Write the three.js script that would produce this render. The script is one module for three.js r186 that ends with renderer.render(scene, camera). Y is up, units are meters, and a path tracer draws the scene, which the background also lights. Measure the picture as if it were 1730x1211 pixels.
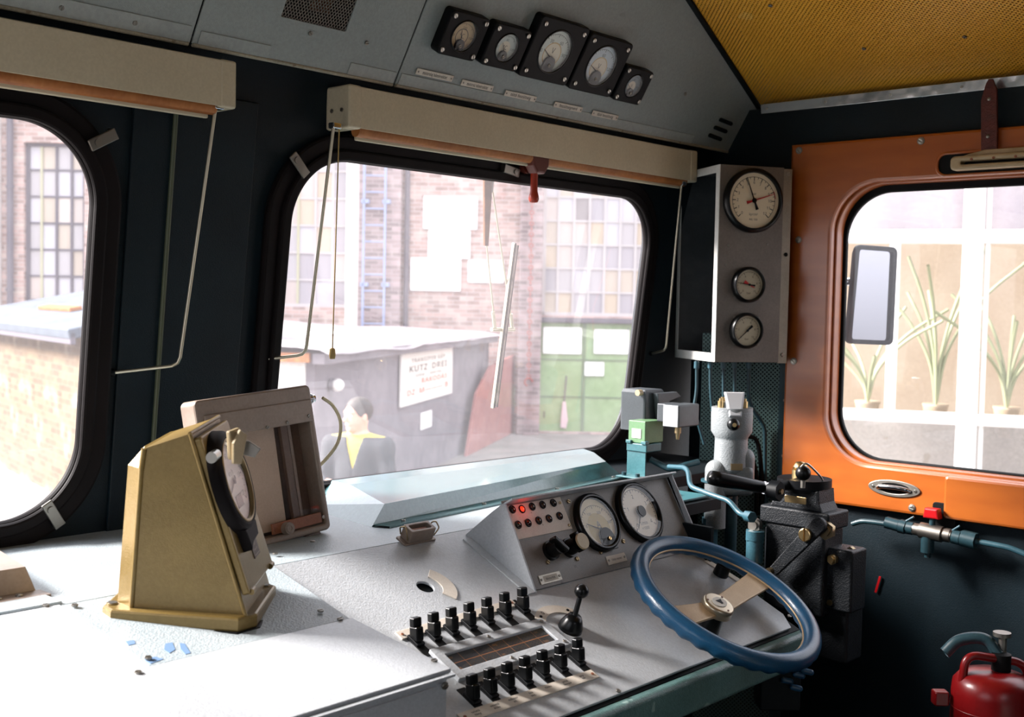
import * as THREE from 'three';
import { RoundedBoxGeometry } from 'three/addons/geometries/RoundedBoxGeometry.js';
import { mergeGeometries, mergeVertices, toCreasedNormals } from 'three/addons/utils/BufferGeometryUtils.js';
import { MarchingCubes } from 'three/addons/objects/MarchingCubes.js';

// ---------------------------------------------------------------- camera, sky, exposure
const EYE = 1.5;                       // eye height above the cab floor (floor is y = 0)
const scene = new THREE.Scene();
const camera = new THREE.PerspectiveCamera(2 * Math.atan(605.5 / 1970) * 180 / Math.PI, 1730 / 1211, 0.05, 300);
camera.rotation.order = 'YXZ';
camera.rotation.set(-2.7777 * Math.PI / 180, -47.5603 * Math.PI / 180, 1.1139 * Math.PI / 180);
camera.position.set(0, EYE, 0);
camera.focus = 1.75; camera.userData.fStop = 9;
camera.updateMatrixWorld(true);
const renderer = new THREE.WebGLRenderer({ antialias: true });
renderer.toneMapping = THREE.LinearToneMapping;
renderer.toneMappingExposure = 2.3;
renderer.shadowMap.enabled = true;
{ // bright overcast sky: a plain gradient with a brighter zenith
  const W = 64, H = 32, d = new Float32Array(W * H * 4);
  for (let j = 0; j < H; j++) for (let i = 0; i < W; i++) {
    const s = Math.sin(((j + 0.5) / H - 0.5) * Math.PI), l = s > 0 ? 0.62 + 0.38 * s : 0.2;
    d.set([l * 0.95, l * 0.97, l * 1.06, 1], (j * W + i) * 4);
  }
  const t = new THREE.DataTexture(d, W, H, THREE.RGBAFormat, THREE.FloatType);
  t.mapping = THREE.EquirectangularReflectionMapping; t.magFilter = THREE.LinearFilter; t.needsUpdate = true;
  scene.background = t; scene.backgroundIntensity = 1.75;
}
const sun = new THREE.DirectionalLight(0xfff8f4, 9);   // hazy sun, low to the left and in front of the cab
sun.position.set(-20, 21.5, -24); sun.target.position.set(0, 1.5, 0); sun.castShadow = true; sun.shadow.radius = 36;
sun.shadow.camera.left = sun.shadow.camera.bottom = -30; sun.shadow.camera.right = sun.shadow.camera.top = 30; sun.shadow.camera.far = 80;
sun.shadow.mapSize.set(2048, 2048);
scene.add(sun, sun.target);

// ---------------------------------------------------------------- helpers
const V = (x, y, z) => new THREE.Vector3(x, y, z);
const E = (x, y, z) => V(x, y + EYE, z);                 // a point measured from the eye
const X = V(1, 0, 0), Y = V(0, 1, 0), Z = V(0, 0, 1), PI = Math.PI, rad = (d) => d * PI / 180;
const ray = (px, py) => V((px - 865) / 1970, -(py - 605.5) / 1970, -1).applyQuaternion(camera.quaternion);
const at = (px, py, d) => ray(px, py).multiplyScalar(d).add(camera.position);
function frame(o, x, y) { const a = x.clone().normalize(), c = a.clone().cross(y).normalize(), b = c.clone().cross(a); return new THREE.Matrix4().makeBasis(a, b, c).setPosition(o); }
function on(M, px, py, off = 0) {                        // where the photograph's pixel meets the frame's plane, in the frame
  const inv = M.clone().invert(), o = camera.position.clone().applyMatrix4(inv), d = ray(px, py).transformDirection(inv);
  return o.addScaledVector(d, (off - o.z) / d.z);
}
const toW = (M, x, y, z = 0) => V(x, y, z).applyMatrix4(M);
let seedN = 7; const rnd = () => { seedN = (seedN * 16807) % 2147483647; return seedN / 2147483647; };
const taken = {};
function numbered(n) { const k = taken[n] = (taken[n] ?? -1) + 1; return k ? n + '_' + String(k).padStart(3, '0') : n; }
function boxUV(g) {                                      // uv in metres from the face's own direction
  g = g.index ? g.toNonIndexed() : g.clone();
  const p = g.attributes.position, uv = new Float32Array(p.count * 2), a = V(), b = V(), c = V();
  for (let i = 0; i < p.count; i += 3) {
    a.fromBufferAttribute(p, i); b.fromBufferAttribute(p, i + 1).sub(a); c.fromBufferAttribute(p, i + 2).sub(a); b.cross(c);
    const ax = Math.abs(b.x), ay = Math.abs(b.y), az = Math.abs(b.z);
    for (let k = 0; k < 3; k++) { a.fromBufferAttribute(p, i + k); uv.set(ax > ay && ax > az ? [a.z, a.y] : ay > az ? [a.x, a.z] : [a.x, a.y], (i + k) * 2); }
  }
  g.setAttribute('uv', new THREE.BufferAttribute(uv, 2)); return g;
}
function merged(gs) {
  gs = [].concat(gs).map((g) => { const h = g.index ? g.toNonIndexed() : g.clone(); for (const k of Object.keys(h.attributes)) if (!['position', 'normal', 'uv'].includes(k)) h.deleteAttribute(k); return h; });
  return gs.length === 1 ? gs[0] : mergeGeometries(gs);
}
function P(name, gs, mat, parent, label) {
  let g = Array.isArray(gs) ? merged(gs) : gs;
  if (mat.userData.metric) g = boxUV(g);
  const m = new THREE.Mesh(g, mat); m.name = name; m.castShadow = m.receiveShadow = true;
  if (label) m.userData.label = label;
  parent.add(m); return m;
}
function tag(o, label, category, group) { o.userData.label = label; o.userData.category = category; if (group) o.userData.group = group; return o; }
function T(name, label, category, M, group) {            // a thing: a Group at its base
  const o = new THREE.Group(); o.name = numbered(name);
  if (M?.isMatrix4) M.decompose(o.position, o.quaternion, o.scale); else if (M) o.position.copy(M);
  tag(o, label, category, group); scene.add(o); return o;
}
function S(name, gs, mat, M, label) {                    // a piece of the setting
  const m = P(name, gs, mat, scene, label); m.userData.kind = 'structure';
  if (M) M.decompose(m.position, m.quaternion, m.scale); return m;
}
function SG(name, M, label) { const o = new THREE.Group(); o.name = name; o.userData.kind = 'structure'; if (label) o.userData.label = label; if (M) M.decompose(o.position, o.quaternion, o.scale); scene.add(o); return o; }
// geometry
const tr = (g, x = 0, y = 0, z = 0, rx = 0, ry = 0, rz = 0) => { if (rx) g.rotateX(rx); if (ry) g.rotateY(ry); if (rz) g.rotateZ(rz); return g.translate(x, y, z); };
const box = (w, h, d, r = 0.0012, n = 1) => (r > 0 ? new RoundedBoxGeometry(w, h, d, n, Math.min(r, w / 2.01, h / 2.01, d / 2.01)) : new THREE.BoxGeometry(w, h, d));
const bar = (x0, x1, y0, y1, z0, z1, r) => tr(box(Math.abs(x1 - x0), Math.abs(y1 - y0), Math.abs(z1 - z0), r), (x0 + x1) / 2, (y0 + y1) / 2, (z0 + z1) / 2);
const cyl = (r, h, n = 24, r2 = r) => new THREE.CylinderGeometry(r2, r, h, n);            // along y
const cylZ = (r, h, n = 24, r2 = r, z0 = 0) => tr(cyl(r, h, n, r2), 0, 0, z0 + h / 2, PI / 2);   // along +z from z0
const lathe = (pts, n = 32) => new THREE.LatheGeometry(pts.map(([r, y]) => new THREE.Vector2(r, y)), n);
const latheZ = (pts, n = 32) => tr(lathe(pts, n), 0, 0, 0, PI / 2);                       // profile [r, z]
const ball = (r, n = 20) => new THREE.SphereGeometry(r, n, Math.round(n * 0.7));
const shape = (pts) => new THREE.Shape(pts.map((p) => new THREE.Vector2(p.x ?? p[0], p.y ?? p[1])));
function rrect(x0, y0, x1, y1, r, C = THREE.Shape) {
  const s = new C(); r = Math.min(r, (x1 - x0) / 2.001, (y1 - y0) / 2.001);
  s.moveTo(x0 + r, y0); s.lineTo(x1 - r, y0); s.absarc(x1 - r, y0 + r, r, -PI / 2, 0); s.lineTo(x1, y1 - r); s.absarc(x1 - r, y1 - r, r, 0, PI / 2);
  s.lineTo(x0 + r, y1); s.absarc(x0 + r, y1 - r, r, PI / 2, PI); s.lineTo(x0, y0 + r); s.absarc(x0 + r, y0 + r, r, PI, 1.5 * PI); return s;
}
const circ = (x, y, r, C = THREE.Path) => { const p = new C(); p.absarc(x, y, r, 0, 2 * PI); return p; };
function ext(s, d, bevel = 0, z0 = 0, seg = 12) {
  const g = new THREE.ExtrudeGeometry(s, { depth: Math.max(d - 2 * bevel, 1e-4), bevelEnabled: bevel > 0, bevelSize: bevel, bevelThickness: bevel, bevelOffset: -bevel, bevelSegments: 2, curveSegments: seg });
  return g.translate(0, 0, z0 + bevel);
}
const ringZ = (ri, ro, z0, z1, n = 40, b = 0.001) => latheZ([[ri, z0], [ri, z1 - b], [ri + b, z1], [ro - b, z1], [ro, z1 - b], [ro, z0]], n);
function rounded(pts, r) {                                // polyline with rounded corners
  const c = new THREE.CurvePath(); let p = pts[0];
  for (let i = 1; i < pts.length; i++) {
    const q = pts[i];
    if (i === pts.length - 1) { c.add(new THREE.LineCurve3(p, q)); break; }
    const n = pts[i + 1], k = Math.min(r, q.distanceTo(p) * 0.45, q.distanceTo(n) * 0.45), a = q.clone().add(p.clone().sub(q).setLength(k)), b = q.clone().add(n.clone().sub(q).setLength(k));
    c.add(new THREE.LineCurve3(p, a)); c.add(new THREE.QuadraticBezierCurve3(a, q, b)); p = b;
  }
  return c;
}
const tube = (pts, r, bend = 0.015, seg = 40, n = 10) => new THREE.TubeGeometry(rounded(pts, bend), seg, r, n);
const smooth = (pts, r, seg = 40, n = 10) => new THREE.TubeGeometry(new THREE.CatmullRomCurve3(pts), seg, r, n);
function poly(faces) {                                    // flat faces from lists of points, each fan-triangulated
  const out = [];
  for (const f of faces) for (let i = 1; i < f.length - 1; i++) for (const p of [f[0], f[i], f[i + 1]]) out.push(p.x, p.y, p.z);
  const g = new THREE.BufferGeometry(); g.setAttribute('position', new THREE.Float32BufferAttribute(out, 3)); g.setAttribute('uv', new THREE.Float32BufferAttribute(new Float32Array(out.length / 3 * 2), 2)); g.computeVertexNormals(); return g;
}
function rod(a, b, r, n = 10) { const d = b.clone().sub(a), g = cyl(r, d.length(), n); g.applyQuaternion(new THREE.Quaternion().setFromUnitVectors(Y, d.clone().normalize())); return g.translate((a.x + b.x) / 2, (a.y + b.y) / 2, (a.z + b.z) / 2); }
const SCREW = {};
function screw(parent, x, y, z = 0, r = 0.003, mat = M.steel, turn = 0.6) {              // slotted dome head facing +z
  const key = r; SCREW[key] ??= merged([0, 1].map((k) => { const s = new THREE.Shape(); s.absarc(0, 0, r, rad(8), rad(172)); return tr(ext(s, r * 0.6, r * 0.18, 0, 6), 0, 0, 0, 0, 0, k * PI); }).concat([cylZ(r * 0.97, r * 0.25, 12)]));
  const m = P('screw', SCREW[key], mat, parent); m.position.set(x, y, z); m.rotation.z = turn + x * 37; return m;
}

// ---------------------------------------------------------------- textures and materials
function noiseGrid(n, seed) { let s = seed * 9301 + 49297; const g = new Float32Array(n * n); for (let i = 0; i < n * n; i++) { s = (s * 16807) % 2147483647; g[i] = s / 2147483647; } return g; }
function vnoise(seed, n) { const g = noiseGrid(n, seed); return (u, v) => { u *= n; v *= n; const i = Math.floor(u), j = Math.floor(v); let f = u - i, h = v - j; f = f * f * (3 - 2 * f); h = h * h * (3 - 2 * h); const q = (a, b) => g[((b % n + n) % n) * n + (a % n + n) % n]; return (q(i, j) * (1 - f) + q(i + 1, j) * f) * (1 - h) + (q(i, j + 1) * (1 - f) + q(i + 1, j + 1) * f) * h; }; }
function fbm(seed, n, oct = 4) { const l = []; for (let k = 0; k < oct; k++) l.push(vnoise(seed + k * 13, n << k)); return (u, v) => { let s = 0, a = 0.5, t = 0; for (const f of l) { s += a * f(u, v); t += a; a *= 0.5; } return s / t; }; }
function texFn(size, tile, fn, srgb) {                    // fn(u, v) -> grey or [r, g, b], tile in metres
  const d = new Uint8Array(size * size * 4);
  for (let j = 0; j < size; j++) for (let i = 0; i < size; i++) { const c = fn((i + 0.5) / size, (j + 0.5) / size), a = Array.isArray(c) ? c : [c, c, c]; const o = (j * size + i) * 4; for (let k = 0; k < 3; k++) d[o + k] = Math.max(0, Math.min(255, a[k] * 255)); d[o + 3] = 255; }
  const t = new THREE.DataTexture(d, size, size); t.wrapS = t.wrapT = THREE.RepeatWrapping; t.magFilter = THREE.LinearFilter; t.minFilter = THREE.LinearMipmapLinearFilter; t.generateMipmaps = true;
  if (srgb) t.colorSpace = THREE.SRGBColorSpace; t.repeat.set(1 / tile, 1 / tile); t.needsUpdate = true; return t;
}
function canvasTex(w, h, draw) { const c = document.createElement('canvas'); c.width = w; c.height = h; const g = c.getContext('2d'); draw(g, w, h); const t = new THREE.CanvasTexture(c); t.colorSpace = THREE.SRGBColorSpace; return t; }
const hex = (h) => [(h >> 16 & 255) / 255, (h >> 8 & 255) / 255, (h & 255) / 255];
// colour that drifts between two or three tones in patches with a fine grain
function patchy(tile, size, c0, c1, n, grain = 0.04, c2, amount = 0) {
  const f = fbm(n * 7 + 3, n, 4), g = vnoise(n + 91, size >> 1), s = fbm(n * 3 + 50, n * 2, 3); const a = hex(c0), b = hex(c1), c = hex(c2 ?? c1);
  return texFn(size, tile, (u, v) => { const k = Math.min(1, Math.max(0, (f(u, v) - 0.3) * 2.2)), e = (g(u, v) - 0.5) * grain, st = s(u, v) > 1 - amount ? 0.7 : 0; return [0, 1, 2].map((i) => (a[i] + (b[i] - a[i]) * k) * (1 - st) + c[i] * st + e); }, true);
}
const bumps = (tile, size, n, oct = 2, seed = 5) => { const f = fbm(seed, n, oct); return texFn(size, tile, (u, v) => Math.min(1, Math.max(0, (f(u, v) - 0.2) * 1.6))); };
const scratch = texFn(512, 0.3, (() => { const f = fbm(21, 6, 4), g = vnoise(4, 128); return (u, v) => 0.35 + 0.4 * f(u, v) + 0.12 * g(u, v); })());   // roughness variation
function mat(o, metric) { const phys = ['transmission', 'clearcoat', 'sheen', 'anisotropy', 'specularIntensity'].some((k) => o[k]); const m = new (phys ? THREE.MeshPhysicalMaterial : THREE.MeshStandardMaterial)({ roughness: 0.5, ...o }); if (o.map || o.bumpMap || o.roughnessMap || o.alphaMap) m.userData.metric = metric !== false; return m; }
const M = {};
const hammer = bumps(0.04, 256, 24, 2, 11), fine = bumps(0.06, 256, 64, 2, 12), cast = bumps(0.04, 256, 24, 3, 15);
M.desk = mat({ map: patchy(0.5, 512, 0xb0b4b8, 0xbabec2, 5, 0.05), bumpMap: hammer, bumpScale: 0.00014, roughness: 0.3 });
M.rim = mat({ map: patchy(0.3, 256, 0x4f6f6d, 0x5d7c79, 6, 0.06, 0x9fb3ae, 0.2), bumpMap: fine, bumpScale: 0.0003, roughness: 0.32 });
M.shelf = mat({ map: patchy(0.5, 512, 0x98a3a8, 0xa4adb1, 5, 0.06, 0x7d8a8f, 0.1), bumpMap: hammer, bumpScale: 0.0003, roughness: 0.42 });
M.wall = mat({ map: patchy(0.6, 512, 0x0a171d, 0x0e1e25, 6, 0.012, 0x15272d, 0.08), bumpMap: fine, bumpScale: 0.0002, roughness: 0.5, specularIntensity: 0.5 });
M.wallDark = mat({ map: patchy(0.6, 256, 0x080e12, 0x0b1418, 6, 0.015), roughness: 0.6, specularIntensity: 0.4 });
M.teal = mat({ map: patchy(0.3, 256, 0x376369, 0x427076, 5, 0.05), roughness: 0.36 });
M.duct = mat({ map: patchy(0.3, 256, 0x4f7478, 0x587d80, 5, 0.04), roughness: 0.24, clearcoat: 0.8, clearcoatRoughness: 0.12 });
M.tealPipe = mat({ map: patchy(0.2, 256, 0x2d4e59, 0x375a65, 5, 0.05), roughness: 0.34 });
M.tealDark = mat({ map: patchy(0.3, 256, 0x1f3a42, 0x29464e, 5, 0.04), roughness: 0.4 });
M.panel = mat({ map: patchy(0.7, 512, 0x8a9392, 0x929b99, 5, 0.04, 0x808a88, 0.15), bumpMap: fine, bumpScale: 0.00015, roughness: 0.5 });
M.panelLeaf = mat({ map: patchy(0.5, 256, 0x959d9b, 0x9da4a1, 5, 0.05, 0xb3b5ac, 0.08), bumpMap: fine, bumpScale: 0.0002, roughness: 0.5 });
M.hinge = mat({ map: patchy(0.2, 256, 0xa39d8a, 0x8f8a79, 5, 0.08, 0x6d5a45, 0.2), roughness: 0.5 });
M.blind = mat({ map: patchy(0.6, 512, 0xcbc3aa, 0xc1b89f, 4, 0.04, 0xa89b80, 0.06), roughness: 0.5 });
M.rollerWood = mat({ map: patchy(0.4, 256, 0xb0713a, 0x8f5526, 6, 0.05), roughness: 0.55 });
M.cord = mat({ color: 0xb59a63, roughness: 0.9 });
M.cordWhite = mat({ color: 0xc9c2a8, roughness: 0.7 });
M.black = mat({ color: 0x050607, roughness: 0.3, specularIntensity: 0.6 });
M.blackMatt = mat({ color: 0x060708, roughness: 0.6, specularIntensity: 0.35 });
M.blackCase = mat({ map: patchy(0.15, 256, 0x06080b, 0x0a0c10, 5, 0.012), roughness: 0.5, specularIntensity: 0.35 });
M.rubber = mat({ map: patchy(0.3, 256, 0x0d0809, 0x120c0d, 5, 0.012), roughness: 0.6, specularIntensity: 0.35 });
M.steel = mat({ color: 0xb9b6ae, metalness: 1, roughness: 0.32 });
M.steelDull = mat({ color: 0x8f8b84, metalness: 1, roughness: 0.45 });
M.rodSteel = mat({ color: 0xc9c3ae, metalness: 0.9, roughness: 0.35 });
M.alu = mat({ color: 0xe6e9ec, metalness: 1, roughness: 0.2, bumpMap: bumps(0.3, 256, 6, 3, 33), bumpScale: 0.002 });
M.brass = mat({ color: 0xc9ad7c, metalness: 1, roughness: 0.3 });
M.brassDull = mat({ color: 0x9a8768, metalness: 1, roughness: 0.42 });
M.silver = mat({ color: 0xc6c9ce, metalness: 0.35, roughness: 0.35 });
M.chrome = mat({ color: 0xe2e4e8, metalness: 1, roughness: 0.12 });
M.cabinet = mat({ map: patchy(0.3, 256, 0x77716b, 0x837c75, 5, 0.04), roughness: 0.34, metalness: 0.5 });
M.cabinetEdge = mat({ map: patchy(0.3, 256, 0xc9cac8, 0xbdbcb6, 5, 0.05), roughness: 0.4 });
M.flange = mat({ map: patchy(0.2, 256, 0xa9a295, 0x9b9486, 5, 0.04), roughness: 0.36, metalness: 0.5 });
M.olive = mat({ map: patchy(0.3, 256, 0x7a6538, 0x846e3e, 5, 0.03), roughness: 0.33, metalness: 0.25, bumpMap: fine, bumpScale: 0.0001 });
M.taupe = mat({ map: patchy(0.3, 256, 0x8a7b70, 0x95867a, 5, 0.04), roughness: 0.4, metalness: 0.15 });
M.taupeDark = mat({ map: patchy(0.3, 256, 0x5d4d44, 0x6a584d, 5, 0.04), roughness: 0.45 });
M.paper = mat({ map: patchy(0.2, 256, 0xc2ab98, 0xcbb5a3, 4, 0.03), roughness: 0.85 });
M.strapWood = mat({ map: patchy(0.2, 256, 0x8d5538, 0x7b452c, 5, 0.05), roughness: 0.5 });
M.blue = mat({ map: patchy(0.2, 256, 0x174362, 0x1b4d6f, 5, 0.02), roughness: 0.3, bumpMap: fine, bumpScale: 0.0001 });
M.spoke = mat({ map: patchy(0.12, 256, 0xa98f6d, 0xb59b79, 5, 0.04, 0x96795a, 0.1), roughness: 0.42, metalness: 0.3 });
M.hub = mat({ color: 0xb2a58f, metalness: 0.85, roughness: 0.33 });
M.greyCast = mat({ map: patchy(0.15, 256, 0x787d7f, 0x83888a, 5, 0.05, 0x6a6a66, 0.08), bumpMap: cast, bumpScale: 0.0003, roughness: 0.45 });
M.ironCast = mat({ map: patchy(0.15, 256, 0x121519, 0x191d21, 5, 0.03, 0x232528, 0.08), bumpMap: cast, bumpScale: 0.0004, roughness: 0.5, specularIntensity: 0.6 });
M.greyBox = mat({ map: patchy(0.15, 256, 0xa9abad, 0xb4b6b8, 5, 0.03), roughness: 0.4 });
M.greyBoxDark = mat({ map: patchy(0.15, 256, 0x3f4448, 0x4b5054, 5, 0.03), roughness: 0.4 });
M.greenBox = mat({ map: patchy(0.15, 256, 0x5d7f5b, 0x688a65, 5, 0.04), roughness: 0.42 });
M.red = mat({ map: patchy(0.2, 256, 0x730b0e, 0x800f12, 4, 0.02), roughness: 0.3 });
M.redPlastic = mat({ color: 0xb3141a, roughness: 0.3 });
M.redHandle = mat({ color: 0x9c3018, roughness: 0.35 });
M.redBracket = mat({ color: 0x5a2115, roughness: 0.45 });
M.leather = mat({ map: patchy(0.06, 256, 0x5a2018, 0x491812, 6, 0.05, 0x7d6a60, 0.04), roughness: 0.55, bumpMap: cast, bumpScale: 0.0004 });
M.ivory = mat({ map: patchy(0.1, 256, 0xb3a07e, 0xa7936f, 5, 0.03), roughness: 0.45 });
M.white = mat({ color: 0xd8d5cc, roughness: 0.55 });
M.plate = mat({ map: patchy(0.1, 256, 0xd2c9bd, 0xc6bcae, 4, 0.06, 0x7c5a45, 0.05), roughness: 0.5 });
M.lampPlate = mat({ map: patchy(0.1, 256, 0xcdc0b3, 0xbfb1a3, 5, 0.06, 0x7c5f49, 0.18), roughness: 0.55 });
M.consoleFace = mat({ map: patchy(0.2, 512, 0x6e6862, 0x79736d, 5, 0.06, 0x504a44, 0.2), roughness: 0.45 });
M.dialGlass = mat({ color: 0xffffff, transmission: 1, thickness: 0, roughness: 0.0, ior: 1.3 });
M.glass = mat({ color: 0xffffff, transmission: 1, thickness: 0, roughness: 0.0, ior: 1.5 });
{ const f = fbm(41, 5, 5), g = vnoise(43, 256), t = texFn(512, 0.35, (u, v) => { const s = g(u, v); return 0.05 + 0.055 * f(u, v) + (s > 0.988 ? 0.25 : 0); });
  M.dust = new THREE.MeshPhysicalMaterial({ color: 0xf3eef4, roughness: 1, transmission: 0.6, thickness: 0, alphaMap: t, transparent: true, specularIntensity: 0 }); M.dust.userData.metric = true; }
M.mirror = mat({ color: 0xa9a8ae, metalness: 1, roughness: 0.06 });
{ // varnished wood with the grain along u
  const f = fbm(61, 4, 5), g = vnoise(17, 64), h = fbm(8, 2, 3);
  const wood = texFn(512, 0.5, (u, v) => { const w = v * 34 + 1.6 * f(u * 1, v) + 0.5 * h(u, v), s = 0.5 + 0.5 * Math.sin(w * 6.28 * 0.35), k = 0.55 * f(u, v * 1) + 0.3 * s * 0.5 + 0.15 * g(u * 0.25, v); return [0.58 + 0.15 * k, 0.285 + 0.12 * k, 0.09 + 0.05 * k]; }, true);
  M.wood = mat({ map: wood, roughness: 0.34, clearcoat: 0.5, clearcoatRoughness: 0.2 });
}
function perforated(pitch, r, color, extra) {             // staggered round holes cut through the sheet
  const N = 128, al = texFn(N, pitch * 2, (u, v) => { const d = Math.min(...[[0.25, 0.25], [0.75, 0.25], [0.25, 0.75], [0.75, 0.75], [0, 0], [0.5, 0], [1, 0], [0, 0.5], [0.5, 0.5], [1, 0.5], [0, 1], [0.5, 1], [1, 1]].map(([a, b]) => Math.hypot(u - a, v - b))); return d * 2 * pitch > r ? 1 : 0; });
  return mat({ color, alphaMap: al, alphaTest: 0.5, roughness: 0.5, side: THREE.DoubleSide, ...extra });
}
M.yellowPerf = perforated(0.0096, 0.0022, 0xffffff, { map: patchy(1.1, 512, 0xf4b83e, 0xe8a934, 3, 0.03, 0xf0c263, 0.12), roughness: 0.45 });
M.tealPerf = perforated(0.0088, 0.0019, 0x4f6866, { roughness: 0.5 });
M.backing = mat({ map: patchy(0.4, 256, 0x75664d, 0x836f54, 5, 0.06), roughness: 0.95 });
M.ceiling = mat({ color: 0xb9b8ae, roughness: 0.7 });
M.floor = mat({ map: patchy(0.8, 256, 0x201d1b, 0x2b2725, 6, 0.05), roughness: 0.7 });
// a framed dial face: arcs, ticks, figures and words printed on the plate
function dial(o) {
  return canvasTex(256, 256, (g, w) => {
    g.fillStyle = o.bg ?? '#ded6c4'; g.fillRect(0, 0, w, w); g.translate(w / 2, w / 2); g.scale(w / 2, w / 2);
    if (o.inner) { g.fillStyle = o.inner; g.beginPath(); g.arc(0, o.cy ?? 0, o.ir ?? 0.55, 0, 7); g.fill(); if (o.innerRing) { g.strokeStyle = o.innerRing; g.lineWidth = 0.05; g.stroke(); } }
    const a0 = rad(o.a0 ?? -130), a1 = rad(o.a1 ?? 130), R = o.r ?? 0.82, cy = o.ty ?? 0; g.strokeStyle = g.fillStyle = o.ink ?? '#1a1816';
    g.lineWidth = 0.015; g.beginPath(); g.arc(0, cy, R, a0 - PI / 2, a1 - PI / 2); g.stroke();
    const n = o.n ?? 30; for (let i = 0; i <= n; i++) { const a = a0 + (a1 - a0) * i / n, big = i % (o.major ?? 5) === 0, l = big ? 0.13 : 0.07; g.lineWidth = big ? 0.028 : 0.014; g.beginPath(); g.moveTo(Math.sin(a) * R, cy - Math.cos(a) * R); g.lineTo(Math.sin(a) * (R - l), cy - Math.cos(a) * (R - l)); g.stroke(); }
    if (o.red) { g.strokeStyle = '#a8261c'; g.lineWidth = 0.03; g.beginPath(); g.arc(0, cy, R + 0.02, rad(o.red[0]) - PI / 2, rad(o.red[1]) - PI / 2); g.stroke(); }
    g.fillStyle = o.ink ?? '#1a1816'; g.textAlign = 'center'; g.textBaseline = 'middle'; const nums = o.nums ?? [];
    const words = (t, x, y, s, c, b) => { g.save(); g.translate(x, y); g.scale(0.01, 0.01); g.font = (b ? 'bold ' : '') + s * 100 + 'px sans-serif'; if (c) g.fillStyle = c; g.fillText(t, 0, 0); g.restore(); };
    nums.forEach((t, i) => { const a = a0 + (a1 - a0) * i / (nums.length - 1), q = R - (o.nd ?? 0.25); words(String(t), Math.sin(a) * q, cy - Math.cos(a) * q, o.ns ?? 0.17); });
    for (const [t, x, y, s, c, b] of o.text ?? []) words(t, x, y, s, c, b);
  });
}
const dialMat = (o, extra) => { const m = new THREE.MeshStandardMaterial({ map: dial(o), roughness: 0.55, ...extra }); return m; };
function printMat(w, h, draw, o = {}) { return new THREE.MeshStandardMaterial({ map: canvasTex(w, h, draw), roughness: 0.5, ...o }); }
const textPlate = (t, bg = '#cfcbc0', ink = '#16140f', px = 34, w = 320, h = 44) => printMat(w, h, (g) => { g.fillStyle = bg; g.fillRect(0, 0, w, h); g.fillStyle = ink; g.font = 'bold ' + px + 'px sans-serif'; g.textAlign = 'center'; g.textBaseline = 'middle'; g.fillText(t, w / 2, h / 2 + 1, w * 0.82); });
// a pointer on a dial: a tapered blade with a tail, turned clockwise by deg from twelve
function pointer(parent, len, deg, z, m, tail = 0.3, w = 0.06, name = 'needle') {
  const s = shape([[-len * w * 0.35, len], [-len * w, 0], [-len * w * 2.2, -len * tail], [len * w * 2.2, -len * tail], [len * w, 0], [len * w * 0.35, len]]);
  const g = merged([ext(s, 0.0006, 0), cylZ(len * 0.1, 0.0014, 14)]); const n = P(name, g, m, parent); n.position.z = z; n.rotation.z = -rad(deg); return n;
}
function face(parent, r, z, m, name = 'dial_face') { const f = P(name, new THREE.CircleGeometry(r, 40), m, parent); f.position.z = z; return f; }
function cover(parent, r, z) { const c = P('cover_glass', new THREE.CircleGeometry(r, 32), M.dialGlass, parent); c.position.z = z; return c; }

// ---------------------------------------------------------------- the cab: walls, roof, windows
const FRONT = frame(E(0, 0, -1.5), X, V(0, 1, 0.12));                   // inner face of the raked front wall
const RIGHT = frame(E(2.25, 0, 0), Z, Y);                               // inner face of the right wall, local x runs along z
const OVER = frame(E(0, 0.346, -1.42), X, V(0, 1, 0.604));              // sloping sheet panels above the windows
const YEL = frame(E(2.3, 0.435, 0), Z, V(-0.946, 0.325, 0));            // perforated lining of the roof slope
const s24 = Math.sin(rad(24)), c24 = Math.cos(rad(24)), s8 = Math.sin(rad(8.3)), c8 = Math.cos(rad(8.3));
const DESK = frame(E(0, -0.338, -1.2), X, V(0, s24, -c24));             // driver's desk, local y runs towards the windscreen
const LEFT = frame(E(0, -0.338, -1.2), X, V(0, s8, -c8));               // flatter assistant's side
const SHELF = frame(E(0, -0.338, 0), X, V(0, 0, -1));
const W1 = [-0.16, -0.307, 0.776, 0.222, 0.105], W2 = [1.098, -0.307, 2.03, 0.222, 0.105], W3 = [-1.147, -0.312, -0.08, 0.252, 0.1];
const WL = [-1.1, -0.32, -0.1, 0.26, 0.1];
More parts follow.
